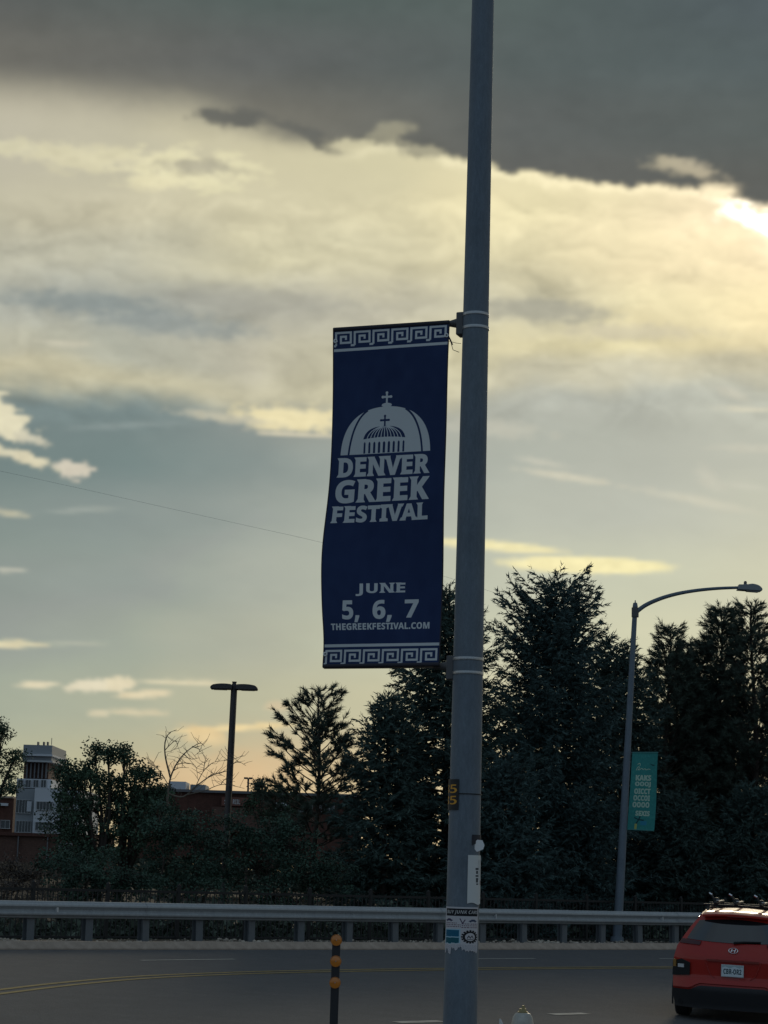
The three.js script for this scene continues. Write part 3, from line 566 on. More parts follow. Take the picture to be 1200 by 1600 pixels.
// ---------------------------------------------------------------- fire hydrant
{
  const d = 17.6, top = at(817, 1571, d), gy = groundY(top.x, d), H = top.y - gy;
  const t = thing('fire_hydrant', 'pale fire hydrant with brass operating nut beside the kerb', 'fire hydrant', V(top.x, gy, -d), 0.3);
  const paint = phys([0.62, 0.63, 0.61], 0.45, { map: concreteMap }), brass = std([0.30, 0.25, 0.13], 0.5, { metalness: 0.5 });
  const L = (a) => new THREE.LatheGeometry(a.map(([r, y]) => new THREE.Vector2(r, y)), 28);
  part('barrel', L([[0, 0], [0.15, 0], [0.15, 0.03], [0.105, 0.04], [0.1, 0.06], [0.092, 0.1], [0.09, H - 0.30], [0.112, H - 0.29], [0.112, H - 0.255], [0, H - 0.255]]), paint, t);
  part('bonnet', L([[0.0, H - 0.252], [0.118, H - 0.252], [0.118, H - 0.225], [0.1, H - 0.215], [0.094, H - 0.15], [0.082, H - 0.095], [0.062, H - 0.065], [0.040, H - 0.058], [0, H - 0.058]]), paint, t);
  part('operating_nut', [cyl(0.044, 0.044, 0.009, 0, H - 0.054, 0, 20), cyl(0.034, 0.03, 0.024, 0, H - 0.038, 0, 14), cyl(0.017, 0.014, 0.028, 0.004, H - 0.014, 0, 5)], brass, t);
  for (let k = 0; k < 8; k++) { const a = k * Math.PI / 4; part('flange_bolt', cyl(0.011, 0.011, 0.06, Math.sin(a) * 0.104, H - 0.24, Math.cos(a) * 0.104, 6), brass, t); }
  for (const s of [-1, 1]) { const nz = part('hose_nozzle', [cyl(0.052, 0.046, 0.09, s * 0.115, H - 0.37, 0, 20, 0, Math.PI / 2)], paint, t); part('cap', [cyl(0.062, 0.062, 0.03, s * 0.17, H - 0.37, 0, 20, 0, Math.PI / 2), cyl(0.018, 0.016, 0.03, s * 0.2, H - 0.37, 0, 5, 0, Math.PI / 2)], paint, nz); }
  const pz = part('pumper_nozzle', [cyl(0.075, 0.07, 0.1, 0, H - 0.38, 0.12, 22, Math.PI / 2)], paint, t); part('cap', [cyl(0.088, 0.088, 0.03, 0, H - 0.38, 0.18, 22, Math.PI / 2), cyl(0.02, 0.018, 0.03, 0, H - 0.38, 0.21, 5, Math.PI / 2)], paint, pz);
  // leaning marker blade beside it
  const mp = at(786, 1592, 17.5), mg = groundY(mp.x, 17.5);
  const k = thing('hydrant_marker', 'white flexible marker blade leaning beside the pale hydrant', 'marker', V(mp.x + 0.06, mg, -17.5));
  const hh = mp.y - mg;
  part('blade', shell(4, 10, (u, v, t) => V((u - 0.5) * 0.055 * (1 - 0.75 * sstep(0.86, 1, v)) - 0.085 * v * v, v * hh, t + 0.008 * Math.sin(u * 3)), 0.004), std([0.66, 0.66, 0.64], 0.6), k);
  part('foot', rbx(0.07, 0.04, 0.05, 0.008, 0, 0.02, 0), std([0.1, 0.1, 0.1], 0.8), k);
}

// ---------------------------------------------------------------- guardrail along the far side
{
  const Q = 33.05, first = onGround(75, 1466, () => 0.36), step = 1.258;
  const [gx, gd] = fromPQ(toP(...first) - step * 8, Q), turn = PHI;       // local x runs along the road, local +z faces the road
  const t = thing('guardrail', 'long galvanised W-beam guardrail on steel posts across the road', 'guardrail', V(gx, 0.34, -gd), turn);
  const prof = [[0, 0], [0.022, 0.012], [0.03, 0.03], [0.078, 0.062], [0.083, 0.078], [0.083, 0.096], [0.03, 0.138], [0.018, 0.155], [0.03, 0.172], [0.083, 0.214], [0.083, 0.232], [0.078, 0.248], [0.03, 0.28], [0.022, 0.298], [0, 0.31]];
  const sh = new THREE.Shape(); prof.forEach(([a, b], i) => (i ? sh.lineTo(a, b) : sh.moveTo(a, b))); [...prof].reverse().forEach(([a, b]) => sh.lineTo(a - 0.004, b));
  const beam = (len) => new THREE.ExtrudeGeometry(sh, { depth: len, bevelEnabled: false }).rotateY(Math.PI / 2).scale(1, 1, -1);
  const N = 38, L = step * 3;
  let raw = clean(beam(L + 0.16)); { const p = raw.attributes.position, n = raw.attributes.normal; const ix = p.array, nn = n.array; for (let i = 0; i < p.count; i += 3) for (let k = 0; k < 3; k++) { let a = ix[(i + 1) * 3 + k]; ix[(i + 1) * 3 + k] = ix[(i + 2) * 3 + k]; ix[(i + 2) * 3 + k] = a; } raw.computeVertexNormals(); for (let i = 0; i < p.count; i++) raw.attributes.uv.setXY(i, p.getX(i) * 0.8, p.getY(i) * 0.8); }
  raw = toCreasedNormals(raw, 0.5);
  for (let k = 0; k < Math.floor(N / 3); k++) { const b = part('rail_panel', raw, M.galv, t); b.position.set(k * L - 0.08 + (k % 2 ? 0 : 0), 0.435, 0.13 + (k % 2 ? 0.011 : 0)); b.rotation.z = rr(-0.0012, 0.0012); }
  const postG = join([bx(0.006, 1.0, 0.15, 0, 0.22, 0), bx(0.15, 1.0, 0.008, 0, 0.22, 0.078), bx(0.15, 1.0, 0.008, 0, 0.22, -0.078)]);
  const blockG = join([rbx(0.14, 0.3, 0.045, 0.008, 0, 0.6, 0.106)]);
  const boltG = new THREE.SphereGeometry(0.02, 8, 5).scale(1, 1, 0.5);
  for (let i = 0; i < N; i++) {
    const p = part('post', postG, M.post, t); p.position.x = i * step; p.rotation.y = rr(-0.08, 0.08); p.rotation.z = rr(-0.03, 0.03);
    const b = part('blockout', blockG, M.post, t); b.position.x = i * step;
    const n = part('bolt', boltG, M.galv, t); n.position.set(i * step, 0.59, 0.155);
  }
  for (const px of [20, 656, 894]) { const g = onGround(px, 1466, () => 0.36), tab = part('reflector_tab', [bx(0.006, 0.09, 0.07, 0, 0, 0), bx(0.05, 0.09, 0.005, 0.02, 0, 0.03, 0.5)], std([0.6, 0.6, 0.6], 0.4), t); tab.position.set(toP(...g) - toP(gx, gd), 0.59, 0.18); }
}
// ---------------------------------------------------------------- dark railing fence behind it
{
  const Q = 35.1, first = onGround(85, 1466, () => 0.26), step = 1.72, [fx, fd] = fromPQ(toP(...first) - step * 5, Q);
  const t = thing('railing_fence', 'dark metal picket railing standing behind the guardrail', 'fence', V(fx, 0.0, -fd), PHI);
  const N = 24, pick = [];
  for (let i = 0; i < N; i++) { const p = part('fence_post', [rbx(0.07, 1.66, 0.07, 0.006, 0, 0.575, 0)], M.fenceRail, t); p.position.x = i * step; p.rotation.z = rr(-0.01, 0.01); const c = part('post_cap', cyl(0.05, 0.01, 0.04, 0, 1.425, 0, 4), M.fenceRail, p); }
  for (let i = 0; i < N - 1; i++) {
    part('top_rail', [bx(step - 0.08, 0.05, 0.04, (i + 0.5) * step, 1.27, 0)], M.fenceRail, t);
    part('bottom_rail', [bx(step - 0.08, 0.04, 0.03, (i + 0.5) * step, 0.36, 0)], M.fence, t);
    for (let k = 1; k < 15; k++) pick.push(bx(0.016, 0.9, 0.016, i * step + k * step / 15, 0.81, 0));
  }
  const f = part('pickets', pick, M.fence, t); f.userData.kind = 'stuff';
}
// ---------------------------------------------------------------- lamp post with curved arm, teal banner
const LP_D = 50.9;
{
  const top = at(992.5, 947, LP_D), mid = at(968, 1400, LP_D), dir = mid.clone().sub(top), base = top.clone(); const gy0 = groundY(mid.x, LP_D);
  base.addScaledVector(dir, (top.y - gy0) / (top.y - mid.y));
  const gy = groundY(base.x, LP_D); base.y = gy;
  const t = thing('arm_street_light', 'slender grey street light with one long curved arm behind the guardrail', 'street light', base);
  const A = top.clone().sub(base), N = 14, pts = range(0, 1, 1 / N).map((k) => A.clone().multiplyScalar(k));
  part('shaft', tube(pts, pts.map((_, i) => lerp(0.115, 0.06, i / N)), 20), M.pole, t);
  part('base_flange', [cyl(0.17, 0.15, 0.12, 0, 0.05, 0, 20)], M.pole, t);
  part('finial', [cyl(0.068, 0.05, 0.10, A.x, A.y + 0.03, A.z, 16), cyl(0.02, 0.01, 0.08, A.x, A.y + 0.11, A.z, 8)], M.pole, t);
  const arm = new THREE.CatmullRomCurve3([[993, 957], [1008, 946], [1030, 936], [1055, 928.5], [1085, 923], [1120, 919.5], [1158, 918]].map(([a, b], i) => at(a, b, LP_D - i * 0.02).sub(base))).getSpacedPoints(30);
  part('arm', tube(arm, arm.map((_, i) => lerp(0.055, 0.035, i / 30)), 12), M.pole, t);
  part('arm_clamp', [cyl(0.09, 0.09, 0.24, A.x, A.y - 0.16, A.z, 16)], M.bracket, t);
  const e = arm[30], hd = new THREE.Group(); hd.name = 'luminaire'; hd.position.copy(e); hd.rotation.z = -0.045; t.add(hd);
  const s = new THREE.Shape(); s.moveTo(-0.08, -0.06); s.lineTo(0.46, -0.055); s.quadraticCurveTo(0.53, -0.04, 0.47, 0.02); s.quadraticCurveTo(0.4, 0.085, 0.25, 0.085); s.quadraticCurveTo(0.1, 0.05, -0.05, 0.045); s.closePath();
  part('housing', new THREE.ExtrudeGeometry(s, { depth: 0.2, bevelEnabled: true, bevelSize: 0.02, bevelThickness: 0.04, bevelSegments: 3 }).translate(0, 0, -0.1), std([0.22, 0.235, 0.25], 0.5, { metalness: 0.3 }), hd);
  part('lens', [bx(0.3, 0.01, 0.2, 0.28, -0.085, 0)], std([0.5, 0.5, 0.48], 0.3), hd);
  part('photocell', [cyl(0.04, 0.04, 0.07, 0.1, 0.10, 0, 12), new THREE.SphereGeometry(0.04, 12, 6, 0, 7, 0, 1.6).translate(0.1, 0.135, 0)], M.bracket, hd);
  // teal banner on its two arms
  const TL = at(988, 1176, LP_D - 0.02), TR = at(1029, 1176, LP_D - 0.1), BL = at(980, 1296, LP_D - 0.02), BR = at(1022, 1298, LP_D - 0.1);
  const o = TL.clone().lerp(TR, 0.5), fn = (u, v, k) => { const p = BL.clone().lerp(BR, u).lerp(TL.clone().lerp(TR, u), v).sub(o); p.z += 0.05 * Math.sin(v * 3.14) * Math.sin(u * 3 + 1) + k; p.x += 0.015 * Math.sin(v * 5) * u; return p; };
  const map = canvasTex(256, 760, (g, W, H) => {
    g.fillStyle = '#2f837f'; g.fillRect(0, 0, W, H);
    for (let i = 0; i < 500; i++) { const a = speck(i / 500, 0.1, 500), b = speck(i / 500, 0.6, 500); g.fillStyle = i % 2 ? 'rgba(40,120,118,0.35)' : 'rgba(60,150,140,0.3)'; g.fillRect(a * W, b * H, 14, 20); }
    g.strokeStyle = '#b9c2a6'; g.lineWidth = 5; g.beginPath(); g.moveTo(48, 176); g.bezierCurveTo(70, 110, 92, 150, 66, 170); g.bezierCurveTo(96, 178, 92, 140, 112, 164); g.bezierCurveTo(124, 180, 130, 146, 142, 166); g.bezierCurveTo(154, 182, 160, 150, 188, 168); g.stroke();
    g.strokeStyle = '#c4cfae'; g.lineWidth = 5; g.beginPath(); g.moveTo(60, 118); g.quadraticCurveTo(90, 90, 84, 130); g.stroke();
    g.fillStyle = '#8fb4b4'; const rows = ['KAKS', 'OOOJ', 'OICCT', 'OCCOI', 'OOOO']; rows.forEach((s, i) => fit(g, s, 48 - i * 4, 200 - i * 2, 222 + i * 66, 276 + i * 66, 'sans-serif', 0.05));
    fit(g, 'SEXIS', 66, 200, 572, 622, 'sans-serif', 0.05);
    g.fillStyle = '#123d44'; g.beginPath(); g.moveTo(176, 110); g.lineTo(236, 122); g.lineTo(214, 132); g.closePath(); g.fill();
    g.strokeStyle = '#123d44'; g.lineWidth = 12; g.beginPath(); g.moveTo(56, 640); g.lineTo(100, 660); g.lineTo(150, 664); g.moveTo(100, 660); g.lineTo(78, 700); g.moveTo(100, 660); g.lineTo(112, 626); g.stroke();
    g.fillStyle = '#2a7f9a'; g.fillRect(118, 672, 60, 40); g.fillStyle = '#a9ac62'; g.fillRect(66, 700, 22, 60);
  });
  const b = thing('teal_banner', 'teal printed banner hanging from the curved arm street light', 'banner', o);
  part('fabric', shell(12, 30, fn, 0.006), std([1, 1, 1], 0.85, { map }), b);
  for (const v of [0, 1]) part(v ? 'top_pocket' : 'bottom_pocket', tube(range(0, 1, 0.1).map((u) => fn(u, v, 0)), 0.018, 8), std([0.05, 0.2, 0.19], 0.9), b);
  for (const P of [[TL, TR], [BL, BR]]) { const a = P[0].clone().sub(base), c = P[1].clone().sub(base); const s0 = A.clone().multiplyScalar(a.y / A.y); part('banner_arm', tube([V(s0.x, a.y, s0.z), c], 0.014, 8), M.bracket, t); }
}
// ---------------------------------------------------------------- twin-head parking lot light
{
  const d = 56, top = at(366, 1072, d), b0 = at(355, 1330, d), base = V(b0.x - 0.06, groundY(b0.x, d), -d);
  const t = thing('parking_lot_light', 'dark bronze parking lot light with two flat heads on square pole', 'parking light', base);
  const A = top.clone().sub(base);
  part('pole', tube([V(0, 0, 0), A.clone().multiplyScalar(0.5), A], [0.10, 0.095, 0.09], 4), M.bronze, t);
  part('pole_cap', [rbx(0.13, 0.09, 0.13, 0.02, A.x, A.y + 0.02, A.z), cyl(0.05, 0.07, 0.06, A.x, A.y + 0.09, A.z, 10)], M.bronze, t);
  for (const s of [-1, 1]) {
    const sh = new THREE.Shape(); sh.moveTo(0.06, -0.065); sh.lineTo(0.62, -0.05); sh.quadraticCurveTo(0.66, 0.0, 0.56, 0.045); sh.quadraticCurveTo(0.35, 0.085, 0.1, 0.05); sh.lineTo(0.06, 0.03); sh.closePath();
    const g = new THREE.Group(); g.name = 'lamp_head'; g.position.copy(A); g.rotation.z = -0.03; g.rotation.y = s < 0 ? Math.PI : 0; t.add(g); g.position.y -= 0.02;
    part('housing', new THREE.ExtrudeGeometry(sh, { depth: 0.3, bevelEnabled: true, bevelSize: 0.015, bevelThickness: 0.03, bevelSegments: 2 }).translate(0, 0, -0.15), M.bronze, g);
    part('lens', bx(0.36, 0.008, 0.24, 0.38, -0.079, 0, 0, 0.03), std([0.3, 0.3, 0.28], 0.3), g);
  }
}
// ---------------------------------------------------------------- red crossover car driving away
{
  const d = 29.4, gp = at(1143, 1500, d), heading = 0.262;
  const car = thing('crossover_car', 'red crossover car with black lower cladding and roof rack on road', 'car', V(gp.x, 0, -d));
  // stand it on the banked road: its up follows the road surface
  const f = V(Math.sin(heading), 0, -Math.cos(heading)), yAt = (x, z) => roadY(toQ(x, -z)) + 0.004;
  const g0 = yAt(gp.x, -d), nrm = V(-(yAt(gp.x + 0.5, -d) - yAt(gp.x - 0.5, -d)), 1, -(yAt(gp.x, -d + 0.5) - yAt(gp.x, -d - 0.5))).normalize();
  const back = f.clone().addScaledVector(nrm, -f.dot(nrm)).normalize().negate(), right = nrm.clone().cross(back).normalize();
  car.quaternion.setFromRotationMatrix(new THREE.Matrix4().makeBasis(right, nrm, back)); car.position.y = g0;
  car.position.addScaledVector(back, -2.05); car.scale.set(0.955, 0.965, 1);
  const red = phys([0.35, 0.016, 0.009], 0.42, { clearcoat: 0.55, clearcoatRoughness: 0.06, specularIntensity: 0.4 }), clad = std([0.018, 0.019, 0.022], 0.7), glass = phys([0.012, 0.014, 0.016], 0.05, { clearcoat: 1 });
  // stations from nose to tail: z, bottom, widest half, belt height, roof half, roof height
  const ST = [[-2.08, 0.36, 0.66, 0.62, 0.55, 0.66], [-1.98, 0.26, 0.79, 0.74, 0.64, 0.80], [-1.6, 0.22, 0.87, 0.86, 0.70, 0.95], [-1.0, 0.2, 0.9, 0.94, 0.72, 1.03], [-0.62, 0.2, 0.9, 0.97, 0.66, 1.24], [-0.25, 0.2, 0.9, 0.98, 0.59, 1.47], [0.4, 0.2, 0.9, 1.0, 0.575, 1.545], [1.1, 0.2, 0.9, 1.04, 0.555, 1.53], [1.5, 0.2, 0.9, 1.07, 0.535, 1.5]];
  const stAt = (z) => { let i = 0; while (i < ST.length - 2 && z > ST[i + 1][0]) i++; const k = sstep(0, 1, clamp((z - ST[i][0]) / (ST[i + 1][0] - ST[i][0]))); return ST[i].map((a, n) => lerp(a, ST[i + 1][n], n ? k : 0)); };
  function half(s, y) {
    const [, y0, wb, yb, wr, yr] = s;
    if (y <= yb) { const k = (y - y0) / (yb - y0); return wb * (0.93 + 0.07 * Math.sin(clamp(k * 1.35 + 0.18) * Math.PI * 0.62) - 0.05 * sstep(0.72, 1, k)); }
    const k = clamp((y - yb) / (yr - yb)), w0 = half(s, yb - 1e-4) - 0.02; return lerp(w0, wr, k * 0.86 + 0.14 * k * k * k);
  }
  const tail = ST[ST.length - 1];
  const tz = (y) => (y > 1.12 ? lerp(1.99, 1.68, clamp((y - 1.12) / 0.36)) : y > 0.9 ? lerp(2.075, 1.99, (y - 0.9) / 0.22) : y > 0.62 ? lerp(2.07, 2.075, (y - 0.62) / 0.28) : y > 0.45 ? lerp(2.12, 2.07, (y - 0.45) / 0.17) : lerp(2.03, 2.12, clamp((y - 0.2) / 0.25)));
  const curl = (y) => lerp(0.30, 0.16, clamp((y - 0.3) / 1.1));
  const rearAt = (u, y, k = 0) => V(u * (half(tail, y) + k * 0.4), y, tz(y) - curl(y) * Math.pow(Math.abs(u), 3.2) + k);
  const NS = 16, yi = (s, v) => lerp(s[1], s[5], v);
  for (const side of [-1, 1]) part('body_side', surface(16, NS, (u, v) => {
    if (u > 0.93) { const y = yi(tail, v), e = rearAt(side, y), p = V(side * half(tail, y), y, tail[0]); return u > 0.99 ? e : p.lerp(e, 0.5); }
    const z = lerp(-2.08, 1.5, u / 0.9375), s = stAt(z); return V(side * half(s, yi(s, v)), yi(s, v), z);
  }, side > 0), red, car);
  part('roof_and_bonnet', surface(14, 30, (u, v) => { const z = lerp(-2.08, 1.66, v), s = stAt(Math.min(1.5, z)), k = u * 2 - 1, zz = z > 1.5 ? lerp(1.5, 1.68 - curl(1.5) * Math.pow(Math.abs(k), 3.2), (z - 1.5) / 0.16) : z; return V(k * s[4], s[5] + 0.045 * (1 - k * k) * (z > -0.6 ? 1 : 0.6) - (z > 1.5 ? 0.0 : 0), zz); }, true), red, car);
  part('front_panel', surface(10, 6, (u, v) => { const s = ST[0], y = yi(s, v), k = u * 2 - 1; return V(k * half(s, y), y, -2.08 - 0.1 * (1 - k * k) * Math.sin(v * 3)); }, true), clad, car);
  part('tailgate', surface(28, 28, (u, v) => { const y = yi(tail, v); const p = rearAt(u * 2 - 1, y); if (v > 0.97) p.y += 0.03 * (1 - Math.pow(u * 2 - 1, 2)); return p; }), red, car);
  part('underbody', [bx(1.6, 0.06, 3.9, 0, 0.25, -0.05)], M.rubber, car);
  // a patch of the tail lifted off it: u0..u1, y0..y1 functions
  const patch = (u0, u1, lo, hi, k, nu = 14, nv = 8) => shell(nu, nv, (u, v, t) => { const uu = lerp(u0, u1, u), a = typeof lo === 'function' ? lo(uu) : lo, b = typeof hi === 'function' ? hi(uu) : hi; return rearAt(uu, lerp(a, b, v), k + t - 0.02); }, 0.02);
  part('rear_window', patch(-0.9, 0.9, (u) => 1.125 + 0.03 * u * u, (u) => 1.455 - 0.05 * u * u, 0.008, 24, 12), glass, car);
  const sp = part('spoiler', shell(20, 6, (u, v, t) => { const k = u * 2 - 1; return V(k * 0.50, 1.522 + 0.028 * (1 - k * k) - 0.05 * v * v + t, 1.52 + v * 0.27 - 0.12 * Math.pow(Math.abs(k), 3) * 1); }, 0.03), red, car);
  part('brake_lamp', rbx(0.26, 0.02, 0.02, 0.006, 0, 1.495, 1.775), std([0.12, 0.01, 0.01], 0.3), sp);
  part('bumper_cladding', patch(-1, 1, 0.17, (u) => lerp(0.50, 0.43, sstep(0.5, 0.72, Math.abs(u))), 0.03, 36, 8), clad, car);
  part('bumper_lip', patch(-0.98, 0.98, (u) => lerp(0.535, 0.46, sstep(0.5, 0.72, Math.abs(u))), (u) => lerp(0.60, 0.585, Math.abs(u)), 0.03, 30, 5), red, car);
  for (const s of [-1, 1]) {
    const lamp = part('tail_lamp', patch(s * 0.70, s * 1.0, (u) => 0.61 + 0.03 * (1 - Math.abs(u)) * 3, (u) => 0.86 - 0.05 * Math.abs(Math.abs(u) - 0.85) * 6, 0.022, 12, 8), glass, car);
    part('amber_lens', patch(s * 0.935, s * 0.985, 0.74, 0.845, 0.034, 4, 4), std([0.30, 0.16, 0.04], 0.3), lamp);
    part('reverse_lens', patch(s * 0.80, s * 0.90, 0.735, 0.785, 0.034, 4, 4), std([0.55, 0.55, 0.56], 0.25), lamp);
    const st = part('upper_tail_lamp', patch(s * 0.60, s * 0.985, (u) => 1.055 + 0.03 * Math.abs(u), (u) => 1.09 + 0.06 * Math.abs(u), 0.016, 12, 4), std([0.06, 0.008, 0.01], 0.25), car);
  }
  part('tailgate_handle_shadow', patch(-0.42, 0.42, 0.855, 0.885, 0.03, 12, 3), std([0.20, 0.02, 0.012], 0.5), car);  // handle bar, its shadow line painted in as a darker red than the body
  for (const s of [-1, 1]) part('tailgate_crease', tube([rearAt(s * 0.46, 0.87, 0.006), rearAt(s * 0.36, 0.66, 0.006), rearAt(s * 0.28, 0.62, 0.006)], 0.008, 6), red, car);
  const plateMap = canvasTex(240, 120, (g, W, H) => { g.fillStyle = '#c7d3d8'; g.fillRect(0, 0, W, H); g.fillStyle = '#9fb3b8'; g.beginPath(); g.moveTo(0, 30); g.lineTo(40, 14); g.lineTo(90, 32); g.lineTo(140, 10); g.lineTo(200, 30); g.lineTo(240, 16); g.lineTo(240, 0); g.lineTo(0, 0); g.fill(); g.fillStyle = '#274a55'; fit(g, 'CBR-OR2', 18, 222, 38, 96, 'sans-serif', 0.03); });
  const pl = part('number_plate', rbx(0.33, 0.175, 0.014, 0.006, 0, 0.735, 2.105), std([0.5, 0.5, 0.5], 0.5), car);
  part('plate_face', new THREE.PlaneGeometry(0.31, 0.158).translate(0, 0.735, 2.114), std([1, 1, 1], 0.5, { map: plateMap }), pl);
  const em = part('emblem', new THREE.TorusGeometry(0.065, 0.007, 8, 32).scale(1, 0.62, 1).rotateX(-0.35).translate(0, 1.02, 2.05), M.chrome, car);
  part('emblem_letter', [rbx(0.012, 0.062, 0.012, 0.004, -0.026, 1.02, 2.05, 0, -0.35, -0.35), rbx(0.012, 0.062, 0.012, 0.004, 0.026, 1.02, 2.05, 0, -0.35, -0.35), rbx(0.06, 0.011, 0.012, 0.004, 0, 1.02, 2.05, 0, 0.2, -0.35)], M.chrome, em);
  part('rear_wiper', [tube([rearAt(0.0, 1.13, 0.03), rearAt(0.2, 1.15, 0.03), rearAt(0.5, 1.16, 0.03)], [0.022, 0.014, 0.01], 6)], M.rubber, car);
  // side glass, mirrors, wheels, arches
  for (const s of [-1, 1]) {
    part('side_window', shell(14, 5, (u, v, t) => { const z = lerp(-0.52, 1.28, u), q = stAt(z), y = lerp(q[3] + 0.03, q[5] - 0.07, v) - (1 - u) * 0.0; return V(s * (half(q, y) + 0.004 + t), y, z + v * (1 - u) * 0.35 - v * u * 0.1); }, 0.008), glass, car);
    part('sill', shell(14, 4, (u, v, t) => { const z = lerp(-1.0, 1.0, u), q = stAt(z), y = lerp(0.19, 0.36, v); return V(s * (half(q, y) + 0.004 + t), y, z); }, 0.02), clad, car);
    part('mirror', [rbx(0.14, 0.12, 0.1, 0.04, s * 0.90, 1.02, -0.42), bx(0.12, 0.04, 0.05, s * 0.88, 1.0, -0.42)], red, car);
    for (const z of [-1.3, 1.3]) {
      const w = new THREE.Group(); w.name = 'wheel'; w.position.set(s * 0.79, 0.335, z); car.add(w);
      part('tyre', new THREE.LatheGeometry([[0.2, -0.10], [0.3, -0.11], [0.325, -0.095], [0.335, -0.06], [0.335, 0.06], [0.325, 0.095], [0.3, 0.11], [0.2, 0.10]].map((a) => new THREE.Vector2(...a)), 36).rotateZ(Math.PI / 2), M.rubber, w);
      part('rim', [cyl(0.2, 0.2, 0.15, 0, 0, 0, 24, 0, Math.PI / 2)], std([0.3, 0.3, 0.31], 0.35, { metalness: 0.8 }), w);
      part('wheel_arch', shell(18, 3, (u, v, t) => { const a = lerp(-0.35, Math.PI + 0.35, u), r = lerp(0.36, 0.44, v); return V(s * (0.905 + t - v * 0.01), 0.335 + Math.sin(a) * r, z + Math.cos(a) * r); }, 0.025), clad, car);
    }
    part('roof_rail', tube([V(s * 0.5, 1.54, -0.1), V(s * 0.5, 1.585, 0.05), V(s * 0.49, 1.595, 0.7), V(s * 0.47, 1.575, 1.25), V(s * 0.46, 1.52, 1.42)], 0.018, 8), clad, car);
  }
  for (const z of [0.25, 1.1]) part('rack_crossbar', [rbx(1.12, 0.03, 0.06, 0.012, 0, 1.635, z), bx(0.04, 0.06, 0.06, -0.48, 1.605, z), bx(0.04, 0.06, 0.06, 0.48, 1.605, z)], M.black, car);
  for (const x of [-0.36, -0.06, 0.32]) {
    const m = part('rack_carrier', [rbx(0.05, 0.035, 1.2, 0.012, x, 1.672, 0.7), rbx(0.07, 0.09, 0.10, 0.02, x, 1.70, 1.12), bx(0.025, 0.15, 0.03, x - 0.05, 1.74, 1.12, 0, 0.5)], M.black, car);
    part('rack_clamp', [cyl(0.016, 0.016, 0.05, x - 0.09, 1.795, 1.13, 10, 0, 1.1), rbx(0.05, 0.014, 0.03, 0.004, x + 0.03, 1.705, 1.17)], M.chrome, m);
  }
}

// ---------------------------------------------------------------- trees
class Leaves {                                       // many small leaf faces in one geometry
  constructor() { this.p = []; this.n = []; this.c = []; }
  tri(a, b, c, col, nx, ny, nz) { this.p.push(a.x, a.y, a.z, b.x, b.y, b.z, c.x, c.y, c.z); for (let i = 0; i < 3; i++) { this.n.push(nx, ny, nz); this.c.push(col[0], col[1], col[2]); } }
  blade(o, dir, side, len, w, col) {                 // a thin pointed face from o
    const ax = o.x - side.x * w, ay = o.y - side.y * w, az = o.z - side.z * w, bx_ = o.x + side.x * w, by = o.y + side.y * w, bz = o.z + side.z * w, tx = o.x + dir.x * len, ty = o.y + dir.y * len, tz = o.z + dir.z * len;
    const nx = dir.z * side.y - dir.y * side.z, ny = dir.x * side.z - dir.z * side.x, nz = dir.y * side.x - dir.x * side.y;
    this.p.push(ax, ay, az, bx_, by, bz, tx, ty, tz); for (let i = 0; i < 3; i++) { this.n.push(nx, ny, nz); this.c.push(col[0], col[1], col[2]); }
  }
  geometry() {
    const g = new THREE.BufferGeometry(); g.setAttribute('position', new THREE.Float32BufferAttribute(this.p, 3)); g.setAttribute('normal', new THREE.Float32BufferAttribute(this.n, 3)); g.setAttribute('color', new THREE.Float32BufferAttribute(this.c, 3)); return g;
  }
}
const _d = V(0, 0, 0), _s = V(0, 0, 0);
function brush(L, a, b, n, len, w, col, open = 0.75) {           // needles standing round a twig from a to b
  const tx = b.x - a.x, ty = b.y - a.y, tz = b.z - a.z, tl = Math.hypot(tx, ty, tz) || 1;
  for (let i = 0; i < n; i++) {
    const f = (i + rnd()) / n, o = V(a.x + tx * f, a.y + ty * f, a.z + tz * f);
    _s.set(rr(-1, 1), rr(-1, 1), rr(-1, 1)); const k = (_s.x * tx + _s.y * ty + _s.z * tz) / (tl * tl); _s.set(_s.x - tx * k, _s.y - ty * k, _s.z - tz * k).normalize();
    _d.set(tx / tl + _s.x * open, ty / tl + _s.y * open, tz / tl + _s.z * open).normalize();
    const sx = _d.y * tz - _d.z * ty, sy = _d.z * tx - _d.x * tz, sz = _d.x * ty - _d.y * tx, sl = Math.hypot(sx, sy, sz) || 1; _s.set(sx / sl, sy / sl, sz / sl);
    const v = rr(0.75, 1.3); L.blade(o, _d, _s, len * rr(0.7, 1.2), w, [col[0] * v, col[1] * v, col[2] * v]);
  }
}
function plantTree(name, label, px, d, group) {
  const p = at(px, 1400, d), g = groundY(p.x, d);
  return [thing(name, label, 'tree', V(p.x, g - 0.05, -d), 0, group), g];
}
const heightFor = (px, py, d) => at(px, py, d).y - groundY(at(px, 1400, d).x, d) + 0.05;
